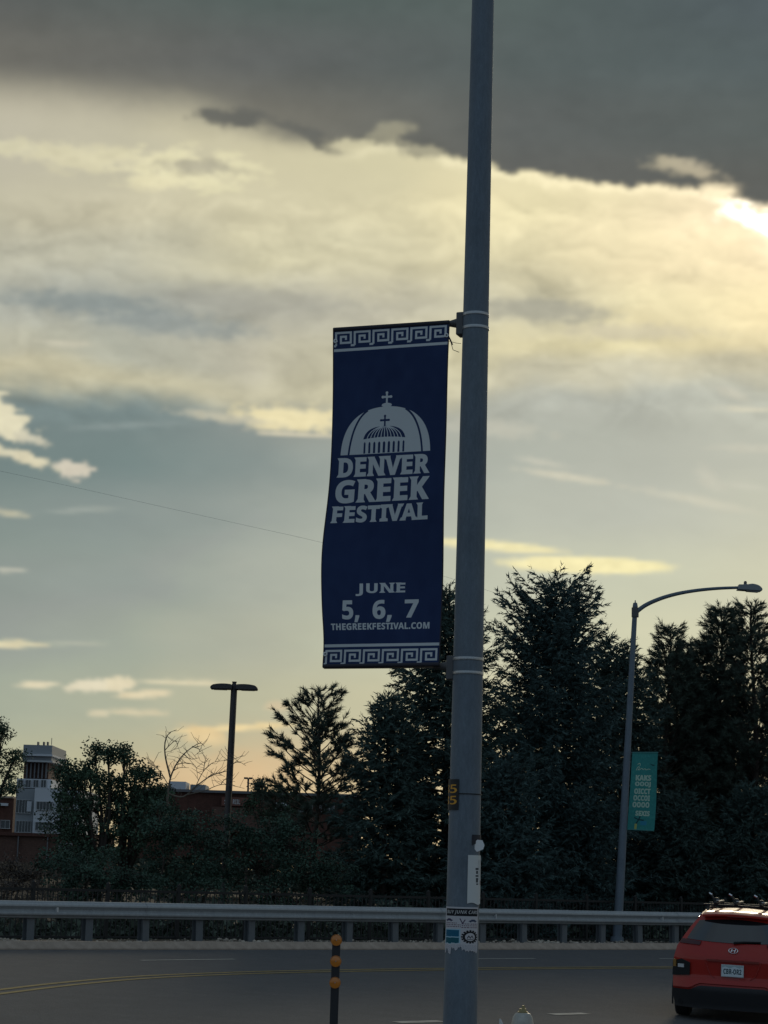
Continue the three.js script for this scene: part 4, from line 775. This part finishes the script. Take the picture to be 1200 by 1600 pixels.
function spruce(px, py, d, R, label, opt = {}) {
  const { sd = 1, colr = [0.026, 0.040, 0.040], dens = 1, power = 0.8, low = 0.04, leaders = 0 } = opt;
  const [t] = plantTree('spruce_tree', label, px, d, undefined), H = heightFor(px, py, d) - 0.5; seed = sd * 7919;
  const L = new Leaves(), limbs = [], lean = rr(-0.02, 0.02);
  part('trunk', tube(range(0, 1, 0.1).map((k) => V(lean * k * H, k * H, 0)), range(0, 1, 0.1).map((k) => lerp(0.016 * H, 0.012, k)), 8), M.bark, t);
  const tops = [[0, 0, 1]]; for (let i = 0; i < leaders; i++) { const a = rr(0, 6.28); tops.push([Math.cos(a) * rr(0.35, 0.9), Math.sin(a) * 0.5, rr(0.88, 0.97)]); }
  let h = low * H;
  while (h < H) {
    const tt = h / H, r = R * Math.pow(1 - tt, power) * (0.9 + 0.2 * fbm(h * 0.8, sd, 1, 2)) + 0.06, nb = tt > 0.92 ? 4 : 7, a0 = rr(0, 6.28);
    for (let b = 0; b < nb; b++) {
      const az = a0 + b / nb * 6.283 + rr(-0.35, 0.35), len = r * rr(0.62, 1.2) * (1 + 0.25 * noise.noise(Math.cos(az) * 1.5 + sd, h * 0.55, Math.sin(az) * 1.5)), ca = Math.cos(az), sa = Math.sin(az);
      const rise = lerp(-0.20, 1.0, Math.pow(tt, 2.2)) + rr(-0.12, 0.12), up = rr(0.1, 0.3);
      const pt = (s) => V(lean * h + ca * len * s, h + len * (rise * s + (up - Math.min(0, rise) * 0.2) * s * s), sa * len * s);
      if (len > 0.35) limbs.push(tube([pt(0), pt(0.5), pt(1)], [0.022 * (1 - tt) + 0.008, 0.012, 0.004], 3));
      const nt = Math.max(3, Math.round(len / 0.085 * dens));
      for (let k = 0; k < nt; k++) {
        const s = lerp(0.10, 1, Math.pow((k + rnd()) / nt, 0.8)), o = pt(s), sg = k % 2 ? 1 : -1, tl = (0.12 + 0.40 * (1 - s * 0.75) * Math.min(1, len * 0.7)) * rr(0.6, 1.3), ya = az + sg * rr(0.35, 1.2), dy = rr(-0.55, 0.35) + (tt > 0.75 ? 0.35 : 0);
        const e = V(o.x + Math.cos(ya) * tl, o.y + dy * tl, o.z + Math.sin(ya) * tl);
        brush(L, o, e, 5 + Math.round(tl * 16), 0.15, s < 0.6 ? 0.034 : 0.021, colr);
      }
      const tip = pt(1); brush(L, pt(0.8), V(tip.x + ca * 0.12, tip.y + 0.12, tip.z + sa * 0.12), 9, 0.12, 0.016, colr);
    }
    h += lerp(0.22, 0.13, tt) * rr(0.8, 1.2);
  }
  for (const [x, z, k] of tops) {                                 // spiky leaders
    const b = V(lean * H + x, k * H - 0.8, z), e = V(lean * H + x * 1.05, k * H, z);
    brush(L, b, e, 34, 0.10, 0.014, colr, 0.6); if (x) limbs.push(tube([V(lean * H, k * H - 1.4, 0), b, e], [0.03, 0.02, 0.006], 4));
    for (let i = 0; i < 16; i++) { const f = rnd(), o = b.clone().lerp(e, f), a = rr(0, 6.28), q = 0.34 * (1.1 - f); brush(L, o, V(o.x + Math.cos(a) * q, o.y + q * 0.8, o.z + Math.sin(a) * q), 8, 0.09, 0.014, colr, 0.6); }
  }
  part('limbs', limbs, M.bark, t); part('foliage', L.geometry(), M.leaf, t);
  return t;
}
function pine(px, py, d, R, label, opt = {}) {
  const { sd = 1, colr = [0.030, 0.042, 0.026], low = 0.3, wh = 0.36, tuft = 26, fullness = 1, taper = 0.85, group } = opt;
  const [t] = plantTree('pine_tree', label, px, d, group), H = heightFor(px, py, d) - 0.22; seed = sd * 6151;
  const L = new Leaves(), limbs = [];
  const bend = (h) => V(0.07 * Math.sin(h * 0.9 + sd), h, 0.05 * Math.cos(h * 0.7 + sd));
  part('trunk', tube(range(0, 1, 0.08).map((k) => bend(k * H)), range(0, 1, 0.08).map((k) => lerp(0.017 * H, 0.015, k)), 9), M.bark, t);
  let h = low * H;
  while (h < H * 0.985) {
    const tt = (h / H - low) / (1 - low), r = R * Math.min(1, Math.pow(1 - tt, taper) * 1.1) * (0.75 + 0.25 * sstep(0, 0.25, tt)), nb = tt > 0.85 ? 4 : 5, a0 = rr(0, 6.28);
    for (let b = 0; b < nb; b++) {
      if (rnd() > 0.86 * fullness + 0.1) continue;
      const az = a0 + b / nb * 6.283 + rr(-0.4, 0.4), len = r * rr(0.55, 1.15) + 0.15, ca = Math.cos(az), sa = Math.sin(az), rise = lerp(0.05, 0.9, tt) + rr(-0.15, 0.15), up = rr(0.15, 0.4), o0 = bend(h);
      const wob = rr(-0.15, 0.15);
      const pt = (s) => V(o0.x + ca * len * s - sa * wob * s * s * len, h + len * (rise * s + up * s * s), o0.z + sa * len * s + ca * wob * s * s * len);
      limbs.push(tube([pt(0), pt(0.35), pt(0.7), pt(1)], [0.03 * (1 - tt * 0.7), 0.022 * (1 - tt * 0.6), 0.013, 0.006], 4));
      const nt = Math.max(4, Math.round(len * 11 * fullness));
      for (let k = 0; k < nt; k++) {
        const s = lerp(0.38, 1, Math.pow(rnd(), 0.7)), o = pt(s), ya = az + rr(-1.2, 1.2), tl = rr(0.12, 0.34), e = V(o.x + Math.cos(ya) * tl, o.y + tl * rr(0.1, 0.9), o.z + Math.sin(ya) * tl);
        limbs.push(tube([o, e], [0.006, 0.004], 3));
        brush(L, o.clone().lerp(e, 0.3), e, tuft, 0.17, 0.0115, colr, 0.85);
      }
    }
    h += wh * lerp(1, 0.6, tt) * rr(0.75, 1.25);
  }
  const topv = bend(H); brush(L, V(topv.x, H - 1.1, topv.z), V(topv.x, H, topv.z), 150, 0.15, 0.011, colr, 0.7);
  for (let i = 0; i < 10; i++) { const a = rr(0, 6.28), q = rr(0.15, 0.42), hb = H - rr(0.7, 1.5), e = V(topv.x + Math.cos(a) * q, hb + rr(0.35, 0.6), topv.z + Math.sin(a) * q); limbs.push(tube([V(topv.x, hb, topv.z), e], [0.014, 0.006], 3)); brush(L, V(topv.x, hb, topv.z).lerp(e, 0.3), e, 46, 0.14, 0.011, colr, 0.75); }
  part('limbs', limbs, M.bark, t); part('foliage', L.geometry(), M.leaf, t);
  return t;
}
// broadleaf: lobes are [px, py, radius px x, radius px y] of the crown as seen, spread in depth
function broadleaf(name, label, px, d, lobes, opt = {}) {
  const { sd = 1, colr = [0.030, 0.048, 0.022], leaf = 0.07, count = 1, depth = 1, trunkR = 0.12, stems = 1, group, cat = 'tree' } = opt;
  const p = at(px, 1400, d), gy = groundY(p.x, d), t = thing(name, label, cat, V(p.x, gy - 0.05, -d), 0, group); seed = sd * 5297;
  const L = new Leaves(), limbs = [], S = d / FOCAL, mid = [];
  const C = lobes.map(([a, b, rx, ry]) => { const c = at(a, b, d).sub(t.position); c.z += rr(-0.5, 0.5) * depth; return [c, rx * S, ry * S]; });
  const cy = C.reduce((a, c) => a + c[0].y, 0) / C.length;
  const forks = []; for (let i = 0; i < stems; i++) forks.push(V((i - (stems - 1) / 2) * 0.5 + rr(-0.1, 0.1), cy * 0.4, rr(-0.2, 0.2)));
  forks.forEach((f, i) => part('trunk', tube([V(f.x * 0.4, 0, 0), V(f.x * 0.7 + rr(-0.05, 0.05), f.y * 0.5, f.z * 0.5), f], [trunkR, trunkR * 0.8, trunkR * 0.65], 8), M.bark, t));
  for (const [c, rx, ry] of C) {
    const f = forks.reduce((a, b) => (Math.abs(a.x - c.x) < Math.abs(b.x - c.x) ? a : b));
    const m = f.clone().lerp(c, 0.55).add(V(rr(-0.15, 0.15), rr(0, 0.2), rr(-0.15, 0.15)));
    limbs.push(tube([f, m, c], [trunkR * 0.55, trunkR * 0.35, 0.015], 5));
    const nb = Math.round(16 * count * (0.28 + 1.15 * rx * ry));
    for (let b = 0; b < nb; b++) {
      const a = rr(0, 6.283), e = Math.acos(rr(-0.75, 1)), k = Math.pow(rnd(), 0.42), q = V(c.x + Math.cos(a) * Math.sin(e) * rx * k, c.y + Math.cos(e) * ry * k, c.z + Math.sin(a) * Math.sin(e) * rx * k * depth);
      const st = c.clone().lerp(m, rnd() * 0.4); limbs.push(tube([st, st.clone().lerp(q, 0.5).add(V(rr(-0.08, 0.08), rr(0, 0.12), rr(-0.08, 0.08))), q], [0.016, 0.010, 0.004], 3));
      const cl = rr(0.14, 0.30), n = Math.round(rr(55, 95));
      const tone = rr(0.7, 1.35);
      for (let i = 0; i < n; i++) {
        const u = rr(-1, 1), th = rr(0, 6.283), w = Math.sqrt(1 - u * u), rad = cl * Math.pow(rnd(), 0.5), o = V(q.x + Math.cos(th) * w * rad * 1.2, q.y + u * rad * 0.85, q.z + Math.sin(th) * w * rad * 1.2);
        _d.set(rr(-1, 1), rr(-1.1, 0.5), rr(-1, 1)).normalize(); _s.set(rr(-1, 1), rr(-0.6, 0.6), rr(-1, 1)); _s.addScaledVector(_d, -_s.dot(_d)).normalize();
        const z = leaf * rr(0.7, 1.3), v = tone * rr(0.8, 1.25), cc = [colr[0] * v, colr[1] * v, colr[2] * v];
        const m1 = V(o.x + _d.x * z * 0.5 + _s.x * z * 0.33, o.y + _d.y * z * 0.5 + _s.y * z * 0.33, o.z + _d.z * z * 0.5 + _s.z * z * 0.33), m2 = V(o.x + _d.x * z * 0.5 - _s.x * z * 0.33, o.y + _d.y * z * 0.5 - _s.y * z * 0.33, o.z + _d.z * z * 0.5 - _s.z * z * 0.33), tip = V(o.x + _d.x * z, o.y + _d.y * z, o.z + _d.z * z);
        const nn = _s.clone().cross(_d); L.tri(o, m1, m2, cc, nn.x, nn.y, nn.z); L.tri(m1, tip, m2, cc, nn.x, nn.y, nn.z);
      }
    }
  }
  part('limbs', limbs, M.bark, t); part('foliage', L.geometry(), M.leaf, t);
  return t;
}
const BLUE = [0.049, 0.086, 0.082], DEEP = [0.047, 0.080, 0.069], PINE = [0.055, 0.077, 0.056];
spruce(693, 903, 53, 3.1, 'tall dark spruce rising behind the thick pole', { sd: 3, power: 0.6, leaders: 1, colr: DEEP });
spruce(598, 1066, 51.5, 1.9, 'shorter dark spruce between the open pine and the thick pole', { sd: 5, power: 0.6, colr: DEEP });
spruce(853, 893, 55, 3.5, 'broad blue-green spruce with several spiky tops beside the curved street light', { sd: 8, power: 0.5, leaders: 4, colr: BLUE });
spruce(950, 985, 58, 2.7, 'spruce tucked behind the curved arm street light', { sd: 11, power: 0.55, leaders: 1, colr: DEEP });
spruce(790, 1160, 51, 2.0, 'low spruce in front of the tall spruces beside thick pole', { sd: 14, power: 0.6, colr: BLUE });
spruce(898, 1215, 53.2, 1.9, 'low bushy spruce just left of the curved street light base', { sd: 17, power: 0.6, colr: BLUE });
spruce(1055, 1225, 56.5, 2.2, 'low spruce below the teal banner beside the guardrail', { sd: 21, power: 0.6, colr: DEEP });
spruce(1175, 1210, 57, 2.3, 'low spruce behind the red car roof rack', { sd: 25, power: 0.6, colr: DEEP });
spruce(1100, 1062, 66, 2.8, 'dark spruce standing behind the row of pines', { sd: 29, power: 0.5, colr: DEEP, dens: 0.75 });
pine(488, 1078, 53, 1.5, 'open pine with bare trunk showing sky between its branches', { sd: 4, low: 0.36, wh: 0.29, tuft: 30, fullness: 0.9, taper: 0.7, colr: PINE });
const pg = 'pines beyond the teal banner';
pine(1042, 972, 60, 2.1, 'slim pine with one candle-like top just right of the curved street light', { sd: 6, low: 0.1, wh: 0.25, tuft: 20, taper: 1.0, fullness: 1.5, colr: PINE, group: pg });
pine(1083, 992, 62, 2.3, 'pine with short narrow top beside the candle-topped pine', { sd: 9, low: 0.1, wh: 0.25, tuft: 20, taper: 1.0, fullness: 1.6, colr: PINE, group: pg });
pine(1124, 940, 61, 2.5, 'tall dense pine below the arm of the curved street light', { sd: 12, low: 0.08, wh: 0.24, tuft: 20, taper: 1.0, fullness: 1.7, colr: PINE, group: pg });
pine(1178, 930, 60, 2.3, 'tall tufted pine directly below the curved light head', { sd: 15, low: 0.08, wh: 0.27, tuft: 20, taper: 1.0, fullness: 1.3, colr: PINE, group: pg });
pine(1232, 960, 62, 1.8, 'pine beyond the red car at the end of the row', { sd: 18, low: 0.1, wh: 0.26, tuft: 20, taper: 1.0, fullness: 1.5, colr: PINE, group: pg });
const ASH = [0.046, 0.082, 0.048], SHRUB = [0.038, 0.074, 0.050];
broadleaf('ash_tree', 'airy broadleaf tree with loose leafy top in front of office building', 165, 50, [[104, 1206, 20, 16], [122, 1212, 22, 20], [149, 1182, 9, 19], [144, 1216, 22, 14], [173, 1180, 8, 17], [198, 1184, 9, 17], [178, 1222, 26, 14], [212, 1208, 9, 16], [232, 1216, 12, 14], [246, 1236, 20, 14], [102, 1240, 26, 34], [120, 1245, 34, 26], [180, 1240, 40, 20], [225, 1246, 34, 22], [256, 1262, 26, 20], [92, 1282, 26, 30], [150, 1262, 50, 36], [205, 1258, 46, 36], [110, 1300, 34, 40], [165, 1318, 60, 46], [225, 1312, 52, 46], [190, 1290, 40, 30], [130, 1340, 50, 30]], { sd: 2, count: 1.7, trunkR: 0.12, stems: 2, colr: ASH });
broadleaf('roadside_shrub', 'dark rounded shrub behind the guardrail below the dead branches', 275, 48.5, [[255, 1290, 44, 34], [300, 1300, 46, 40], [340, 1318, 44, 40], [270, 1350, 60, 44], [330, 1362, 56, 38], [300, 1395, 70, 34]], { sd: 7, count: 1.8, trunkR: 0.06, stems: 3, cat: 'shrub', colr: SHRUB });
broadleaf('roadside_shrub', 'dark dense shrub around the foot of the parking lot light', 405, 50, [[385, 1302, 40, 34], [425, 1298, 40, 32], [455, 1322, 44, 38], [400, 1350, 56, 44], [470, 1366, 50, 36], [520, 1372, 40, 34], [430, 1400, 70, 30]], { sd: 13, count: 1.7, trunkR: 0.06, stems: 3, cat: 'shrub', colr: SHRUB });
broadleaf('roadside_shrub', 'low dark shrub in front of the office building by the guardrail', 105, 46, [[100, 1358, 50, 34], [150, 1362, 60, 36], [205, 1368, 50, 30], [150, 1400, 70, 30]], { sd: 19, count: 1.8, trunkR: 0.05, stems: 3, cat: 'shrub', colr: SHRUB });
broadleaf('dry_shrub', 'brown dry shrub on the bank below the white office building', 30, 52, [[12, 1362, 26, 22], [48, 1368, 26, 20], [-20, 1356, 30, 26], [30, 1390, 40, 18]], { sd: 37, count: 1.1, leaf: 0.06, trunkR: 0.04, stems: 3, cat: 'shrub', colr: [0.075, 0.06, 0.05] });
broadleaf('elm_tree', 'leafy tree edge reaching in beside the office building', -22, 62, [[2, 1148, 16, 22], [-20, 1160, 30, 30], [20, 1190, 20, 24], [-10, 1200, 36, 34], [4, 1232, 30, 20], [-40, 1240, 40, 50]], { sd: 23, count: 1.5, colr: ASH, trunkR: 0.2 });
broadleaf('round_bush', 'dark rounded treetop in front of the brick store beside the pine', 415, 64, [[410, 1236, 22, 18], [432, 1240, 26, 16], [395, 1262, 18, 14], [450, 1262, 22, 24], [425, 1275, 30, 22]], { sd: 31, count: 1.5, trunkR: 0.1, colr: ASH });
{ // weedy undergrowth between the fence and the trees
  const L = new Leaves(); seed = 9001;
  for (let i = 0; i < 5200; i++) {
    const p = rr(2, 74), q = 36.2 + Math.pow(rnd(), 1.3) * 5.5, [x, d] = fromPQ(p, q), top = (0.75 + 0.5 * fbm(p * 0.35, q * 0.4, 2, 3) * 2) * rr(0.5, 1.1), g = groundY(x, d), tone = rr(0.6, 1.3);
    for (let k = 0; k < 16; k++) {
      const o = V(x + rr(-0.25, 0.25), g + Math.pow(rnd(), 0.7) * top, -d + rr(-0.25, 0.25)), z = rr(0.10, 0.2), v = tone * rr(0.8, 1.2);
      _d.set(rr(-1, 1), rr(-0.5, 1.2), rr(-1, 1)).normalize(); _s.set(rr(-1, 1), rr(-1, 1), rr(-1, 1)); _s.addScaledVector(_d, -_s.dot(_d)).normalize();
      L.blade(o, _d, _s, z, z * 0.36, [0.070 * v, 0.090 * v, 0.066 * v]);
    }
  }
  const w = part('undergrowth', L.geometry(), M.leaf); w.userData.kind = 'stuff'; tag(w, 'dark weedy undergrowth behind the railing fence', 'undergrowth');
}
{ // dry tufts on the bank
  const L = new Leaves(); seed = 3303;
  for (let i = 0; i < 5200; i++) {
    const d = rr(56, 112), x = -d * rr(0.10, 0.30), g = groundY(x, d), n = fbm(x / 5, d / 5, 4, 3), tone = rr(0.6, 1.3);
    if (n < -0.25) continue;
    for (let k = 0; k < 9; k++) {
      const o = V(x + rr(-0.2, 0.2), g, -d + rr(-0.2, 0.2)), z = rr(0.15, 0.42) * (0.7 + n), v = tone * rr(0.8, 1.2);
      _d.set(rr(-0.6, 0.6), 1, rr(-0.6, 0.6)).normalize(); _s.set(rr(-1, 1), 0, rr(-1, 1)).normalize();
      L.blade(o, _d, _s, z, 0.02, [0.085 * v, 0.068 * v, 0.052 * v]);
    }
  }
  const w = part('bank_grass', L.geometry(), M.leaf); w.userData.kind = 'stuff'; tag(w, 'dry brown grass tufts covering the bank below the buildings', 'grass');
}
{ // dead tree: bare hooked branches
  const d = 49.5, p = at(276, 1400, d), gy = groundY(p.x, d), t = thing('dead_tree', 'bare dead tree with thin hooked branches beside the parking lot light', 'tree', V(p.x, gy - 0.05, -d));
  const Lp = (list, dz = 0) => new THREE.CatmullRomCurve3(list.map(([a, b], i) => at(a, b, d).sub(t.position).add(V(0, 0, dz * i)))).getPoints(list.length * 4);
  part('trunk', tube(Lp([[276, 1480], [270, 1380], [262, 1300], [262, 1240]]), range(0, 1, 1 / 16).map((k) => lerp(0.09, 0.035, k)), 8), M.deadwood, t);
  const B = [[[262, 1240], [266, 1215], [274, 1195], [286, 1178], [300, 1166], [312, 1160], [318, 1165]], [[266, 1215], [258, 1180], [258, 1160], [264, 1146], [276, 1140]], [[258, 1172], [266, 1164], [275, 1158], [278, 1166], [268, 1176]], [[274, 1195], [290, 1192], [304, 1196], [308, 1215]], [[286, 1178], [298, 1186], [312, 1184]], [[270, 1205], [280, 1200], [296, 1200]], [[262, 1240], [285, 1245], [306, 1228], [325, 1214], [344, 1206], [358, 1203]],
    [[306, 1228], [318, 1205], [332, 1192], [350, 1188]], [[325, 1214], [338, 1208], [352, 1214]], [[318, 1205], [320, 1192], [326, 1184]], [[290, 1242], [318, 1236], [345, 1226], [365, 1228], [382, 1232]], [[345, 1226], [352, 1218], [368, 1222]], [[300, 1166], [312, 1172], [304, 1180]], [[262, 1225], [250, 1205], [240, 1195], [246, 1180]], [[240, 1196], [232, 1192]], [[360, 1196], [372, 1190], [384, 1196]], [[350, 1188], [366, 1186], [380, 1180]]];
  B.forEach((b, i) => { const c = Lp(b, (i % 3 - 1) * 0.06); for (let k = 2; k < c.length - 1; k += 2) { const a = rr(0, 6.28), q = rr(0.12, 0.34), s = c[k], m = V(s.x + Math.cos(a) * q * 0.6, s.y + rr(-0.02, 0.16), s.z + rr(-0.1, 0.1)), e = V(m.x + Math.cos(a + rr(-0.8, 0.8)) * q * 0.6, m.y + rr(0, 0.2), m.z); part('twig', tube([s, m, e], [0.006, 0.0045, 0.003], 4), M.deadwood, t); } part('branch', tube(c, c.map((_, k) => lerp(i < 2 || i === 6 ? 0.024 : 0.011, 0.004, k / c.length)), 5), M.deadwood, t); });
}

// ---------------------------------------------------------------- buildings far behind
// a box that covers given photograph columns and rows at a distance; the bottom may be set in metres
function block(px0, px1, py0, py1, d, depth, org) {
  const a = at(px0, py1, d), b = at(px1, py0, d), c = at(px0, py0, d), e = at(px1, py1, d);
  const x0 = (a.x + c.x) / 2, x1 = (b.x + e.x) / 2, y1 = (b.y + c.y) / 2, y0 = (a.y + e.y) / 2;
  const g = bx(x1 - x0, y1 - y0, depth, (x0 + x1) / 2 - org.x, (y0 + y1) / 2 - org.y, -d - depth / 2 - org.z), u = g.attributes.uv, p = g.attributes.position;
  for (let i = 0; i < u.count; i++) u.setXY(i, (p.getX(i) + p.getZ(i)) / 3, p.getY(i) / 3);
  return g;
}
function windowAt(parent, px0, px1, py0, py1, d, org, mull = 3) {
  const w = part('window', block(px0, px1, py0, py1, d - 0.15, 0.1, org), M.glassDark, parent);
  const fr = [block(px0 - 0.6, px1 + 0.6, py1, py1 + 0.9, d - 0.3, 0.2, org), block(px0 - 0.6, px1 + 0.6, py0 - 0.7, py0, d - 0.25, 0.15, org)];
  for (let i = 0; i <= mull; i++) { const x = lerp(px0, px1, i / mull); fr.push(block(x - 0.3, x + 0.3, py0, py1, d - 0.22, 0.1, org)); }
  part('frame', fr, M.frame, w);
}
{
  const d = 300, c = at(55, 1340, d), org = V(c.x, groundY(c.x, d), -d), t = thing('office_building', 'white and grey panelled office building with brick upper storey', 'building', org);
  part('grey_wing', block(22, 51, 1232, 1345, d, 20, org), M.greyPanel, t);
  part('white_wing', block(51.3, 122, 1232, 1345, d - 2, 22, org), M.panel, t);
  part('white_storey', block(26, 80, 1217, 1231.6, d + 3, 14, org), M.panel, t);
  part('brick_storey', block(37, 76, 1191, 1216.6, d + 6, 12, org), M.brickTan, t);
  part('penthouse', block(36, 81, 1164, 1190.5, d + 5, 14, org), M.greyPanel, t);
  part('ledge', block(34, 82, 1178, 1181, d + 4.2, 15, org), M.panel, t); part('ledge', block(35, 82, 1188, 1190.4, d + 4.2, 15, org), M.frame, t);
  for (const x of [41, 47, 53, 59, 65, 71]) part('pilaster', block(x, x + 2, 1192, 1216, d + 5.4, 0.5, org), M.darkPanel, t);
  for (const x of [58, 67, 73]) part('roof_vent', block(x, x + 2, 1159, 1164, d + 9, 1, org), M.darkPanel, t);
  part('antenna', block(80.2, 80.9, 1153, 1164, d + 9, 0.2, org), M.darkPanel, t);
  for (const [a, b, e, f, q] of [[25, 48, 1250, 1270, 0], [25, 48, 1283, 1300, 0], [57, 82, 1253, 1265, 2], [55, 82, 1285, 1297, 2], [92, 114, 1253, 1265, 2], [92, 114, 1285, 1297, 2], [28, 36, 1219, 1230, -3], [40, 48, 1219, 1230, -3], [52, 60, 1219, 1230, -3], [64, 72, 1219, 1230, -3]]) windowAt(t, a, b, e, f, d - q, org, b - a > 15 ? 5 : 2);
  part('blind', block(42, 49, 1252, 1268, d - 0.4, 0.1, org), M.panel, t);
}
{
  const d = 190, c = at(2, 1340, d), org = V(c.x, groundY(c.x, d), -d), t = thing('brick_building', 'red brick building end beside the white office building', 'building', org);
  part('wall', block(-60, 19, 1246, 1345, d, 1.2, org), M.brick, t); part('coping', block(-61, 20, 1243, 1246, d - 0.3, 1.8, org), M.concrete, t); part('ledge', block(-61, 12, 1254, 1258, d - 0.4, 0.4, org), M.panel, t);
  for (const a of [-44, -20, 1]) windowAt(t, a, a + 14, 1282, 1294, d, org, 2);
}
{
  const d = 135, c = at(360, 1340, d), org = V(c.x, groundY(c.x, d), -d), t = thing('brick_store', 'long low red brick store with white sign letters', 'building', org);
  part('wall', block(200, 560, 1240, 1345, d, 30, org), M.brick, t); part('parapet', block(198, 562, 1236, 1240, d - 0.3, 30.6, org), M.darkPanel, t);
  part('fascia', block(330, 420, 1262, 1300, d - 2.2, 2.2, org), M.brickTan, t);
  for (const x of [432, 466, 500]) windowAt(t, x, x + 22, 1256, 1268, d, org, 3);
  part('sign_panel', block(428, 448, 1254, 1268, d - 0.7, 0.2, org), M.panel, t);
  const sg = part('sign_board', block(346, 404, 1246, 1260, d - 0.5, 0.4, org), M.brickTan, t);
  const tex = canvasTex(464, 112, (g, W, H) => { g.fillStyle = '#6d4338'; g.fillRect(0, 0, W, H); g.fillStyle = '#d8d8d8'; fit(g, 'S', 30, 74, 22, 92, 'sans-serif', 0.04); fit(g, 'RIIL', 140, 236, 22, 92, 'sans-serif', 0.04); fit(g, 'CARE', 330, 430, 34, 84, 'sans-serif', 0); });
  const A = block(346.5, 403.5, 1246.5, 1259.5, d - 0.56, 0.02, org); A.computeBoundingBox(); const bb = A.boundingBox;
  part('sign_letters', new THREE.PlaneGeometry(bb.max.x - bb.min.x, bb.max.y - bb.min.y).translate((bb.max.x + bb.min.x) / 2, (bb.max.y + bb.min.y) / 2, bb.max.z + 0.03), std([1, 1, 1], 0.7, { map: tex }), sg);
  part('rooftop_unit', block(264, 290, 1221, 1238, d + 6, 3, org), M.panel, t); part('rooftop_unit', block(297, 321, 1226, 1238, d + 7, 3, org), M.greyPanel, t);
}
{
  const d = 118, c = at(20, 1350, d), org = V(c.x, groundY(c.x, d), -d), t = thing('low_brown_building', 'long low dull red-brown building on the bank below white office building', 'building', org);
  part('wall', block(-90, 150, 1306, 1375, d, 8, org), M.brickTan, t); part('coping', block(-91, 151, 1301, 1306, d - 0.25, 8.5, org), M.brick, t);
  for (const x of [-70, -36, 92, 120]) windowAt(t, x, x + 20, 1318, 1332, d, org, 2);
  for (const x of [-20, 26, 72]) part('downpipe', block(x, x + 1.6, 1306, 1372, d - 0.2, 0.12, org), M.darkPanel, t);
}
{ // small twin light far behind
  const d = 170, a = at(388, 1216, d), b = at(386, 1345, d), org = V(b.x, groundY(b.x, d), -d), t = thing('distant_lot_light', 'tiny twin-head lot light above the brick store roof', 'parking light', org), A = a.clone().sub(org);
  part('pole', tube([V(0, 0, 0), A], [0.1, 0.08], 6), M.bronze, t); for (const s of [-1, 1]) part('lamp_head', bx(0.32, 0.14, 0.3, A.x + s * 0.19, A.y, A.z), M.bronze, t);
}
{ // overhead cable between two wooden poles, one hidden behind the spruces, one out of view
  const P = [[-420, 655, 74], [0, 736, 76], [120, 762, 76.5], [250, 791, 77], [380, 820, 77.5], [500, 847, 78], [640, 884, 78.5], [760, 922, 79], [856, 956, 79]].map((a) => at(...a)), c = new THREE.CatmullRomCurve3(P).getPoints(80);
  const t = thing('overhead_cable', 'thin dark overhead cable sagging across the sky', 'cable', P[0]);
  part('wire', tube(c.map((p) => p.clone().sub(P[0])), 0.0042, 5), std([0.35, 0.35, 0.34], 0.7), t);
  for (const e of [P[0], P[P.length - 1]]) {
    const gy = groundY(e.x, -e.z), u = thing('utility_pole', e === P[0] ? 'wooden utility pole holding the high end of the overhead cable' : 'wooden utility pole hidden behind the broad spruce at cable end', 'utility pole', V(e.x, gy, e.z)), h = e.y - gy;
    part('pole', tube([V(0, 0, 0), V(0, h + 0.15, 0)], [0.16, 0.11], 10), M.bark, u); part('insulator', cyl(0.04, 0.04, 0.12, 0, h + 0.02, 0.13, 8), M.frame, u);
  }
}
{ // far belt of trees closing the view at ground level
  const L = new Leaves(); seed = 4242;
  for (let i = 0; i < 26000; i++) {
    const px = rr(-500, 1700), d = rr(210, 260), p = at(px, 1400, d), top = 3.6 + 1.6 * fbm(px / 60, 1, 3, 3) * 2, y = groundY(p.x, d) + rr(0, 1) * top, z = rr(0.5, 1.0);
    _d.set(rr(-1, 1), rr(-1, 1), rr(-1, 1)).normalize(); _s.set(rr(-1, 1), rr(-1, 1), rr(-1, 1)); _s.addScaledVector(_d, -_s.dot(_d)).normalize(); const v = rr(0.7, 1.3);
    L.blade(V(p.x, y, -d), _d, _s, z, z * 0.4, [0.03 * v, 0.042 * v, 0.028 * v]);
  }
  const w = part('distant_woods', L.geometry(), M.leaf); w.userData.kind = 'stuff'; tag(w, 'far low belt of dark trees along the horizon', 'woods');
}
scene.traverse((o) => { if (o.isMesh) { o.castShadow = true; o.receiveShadow = true; } });
renderer.render(scene, camera);
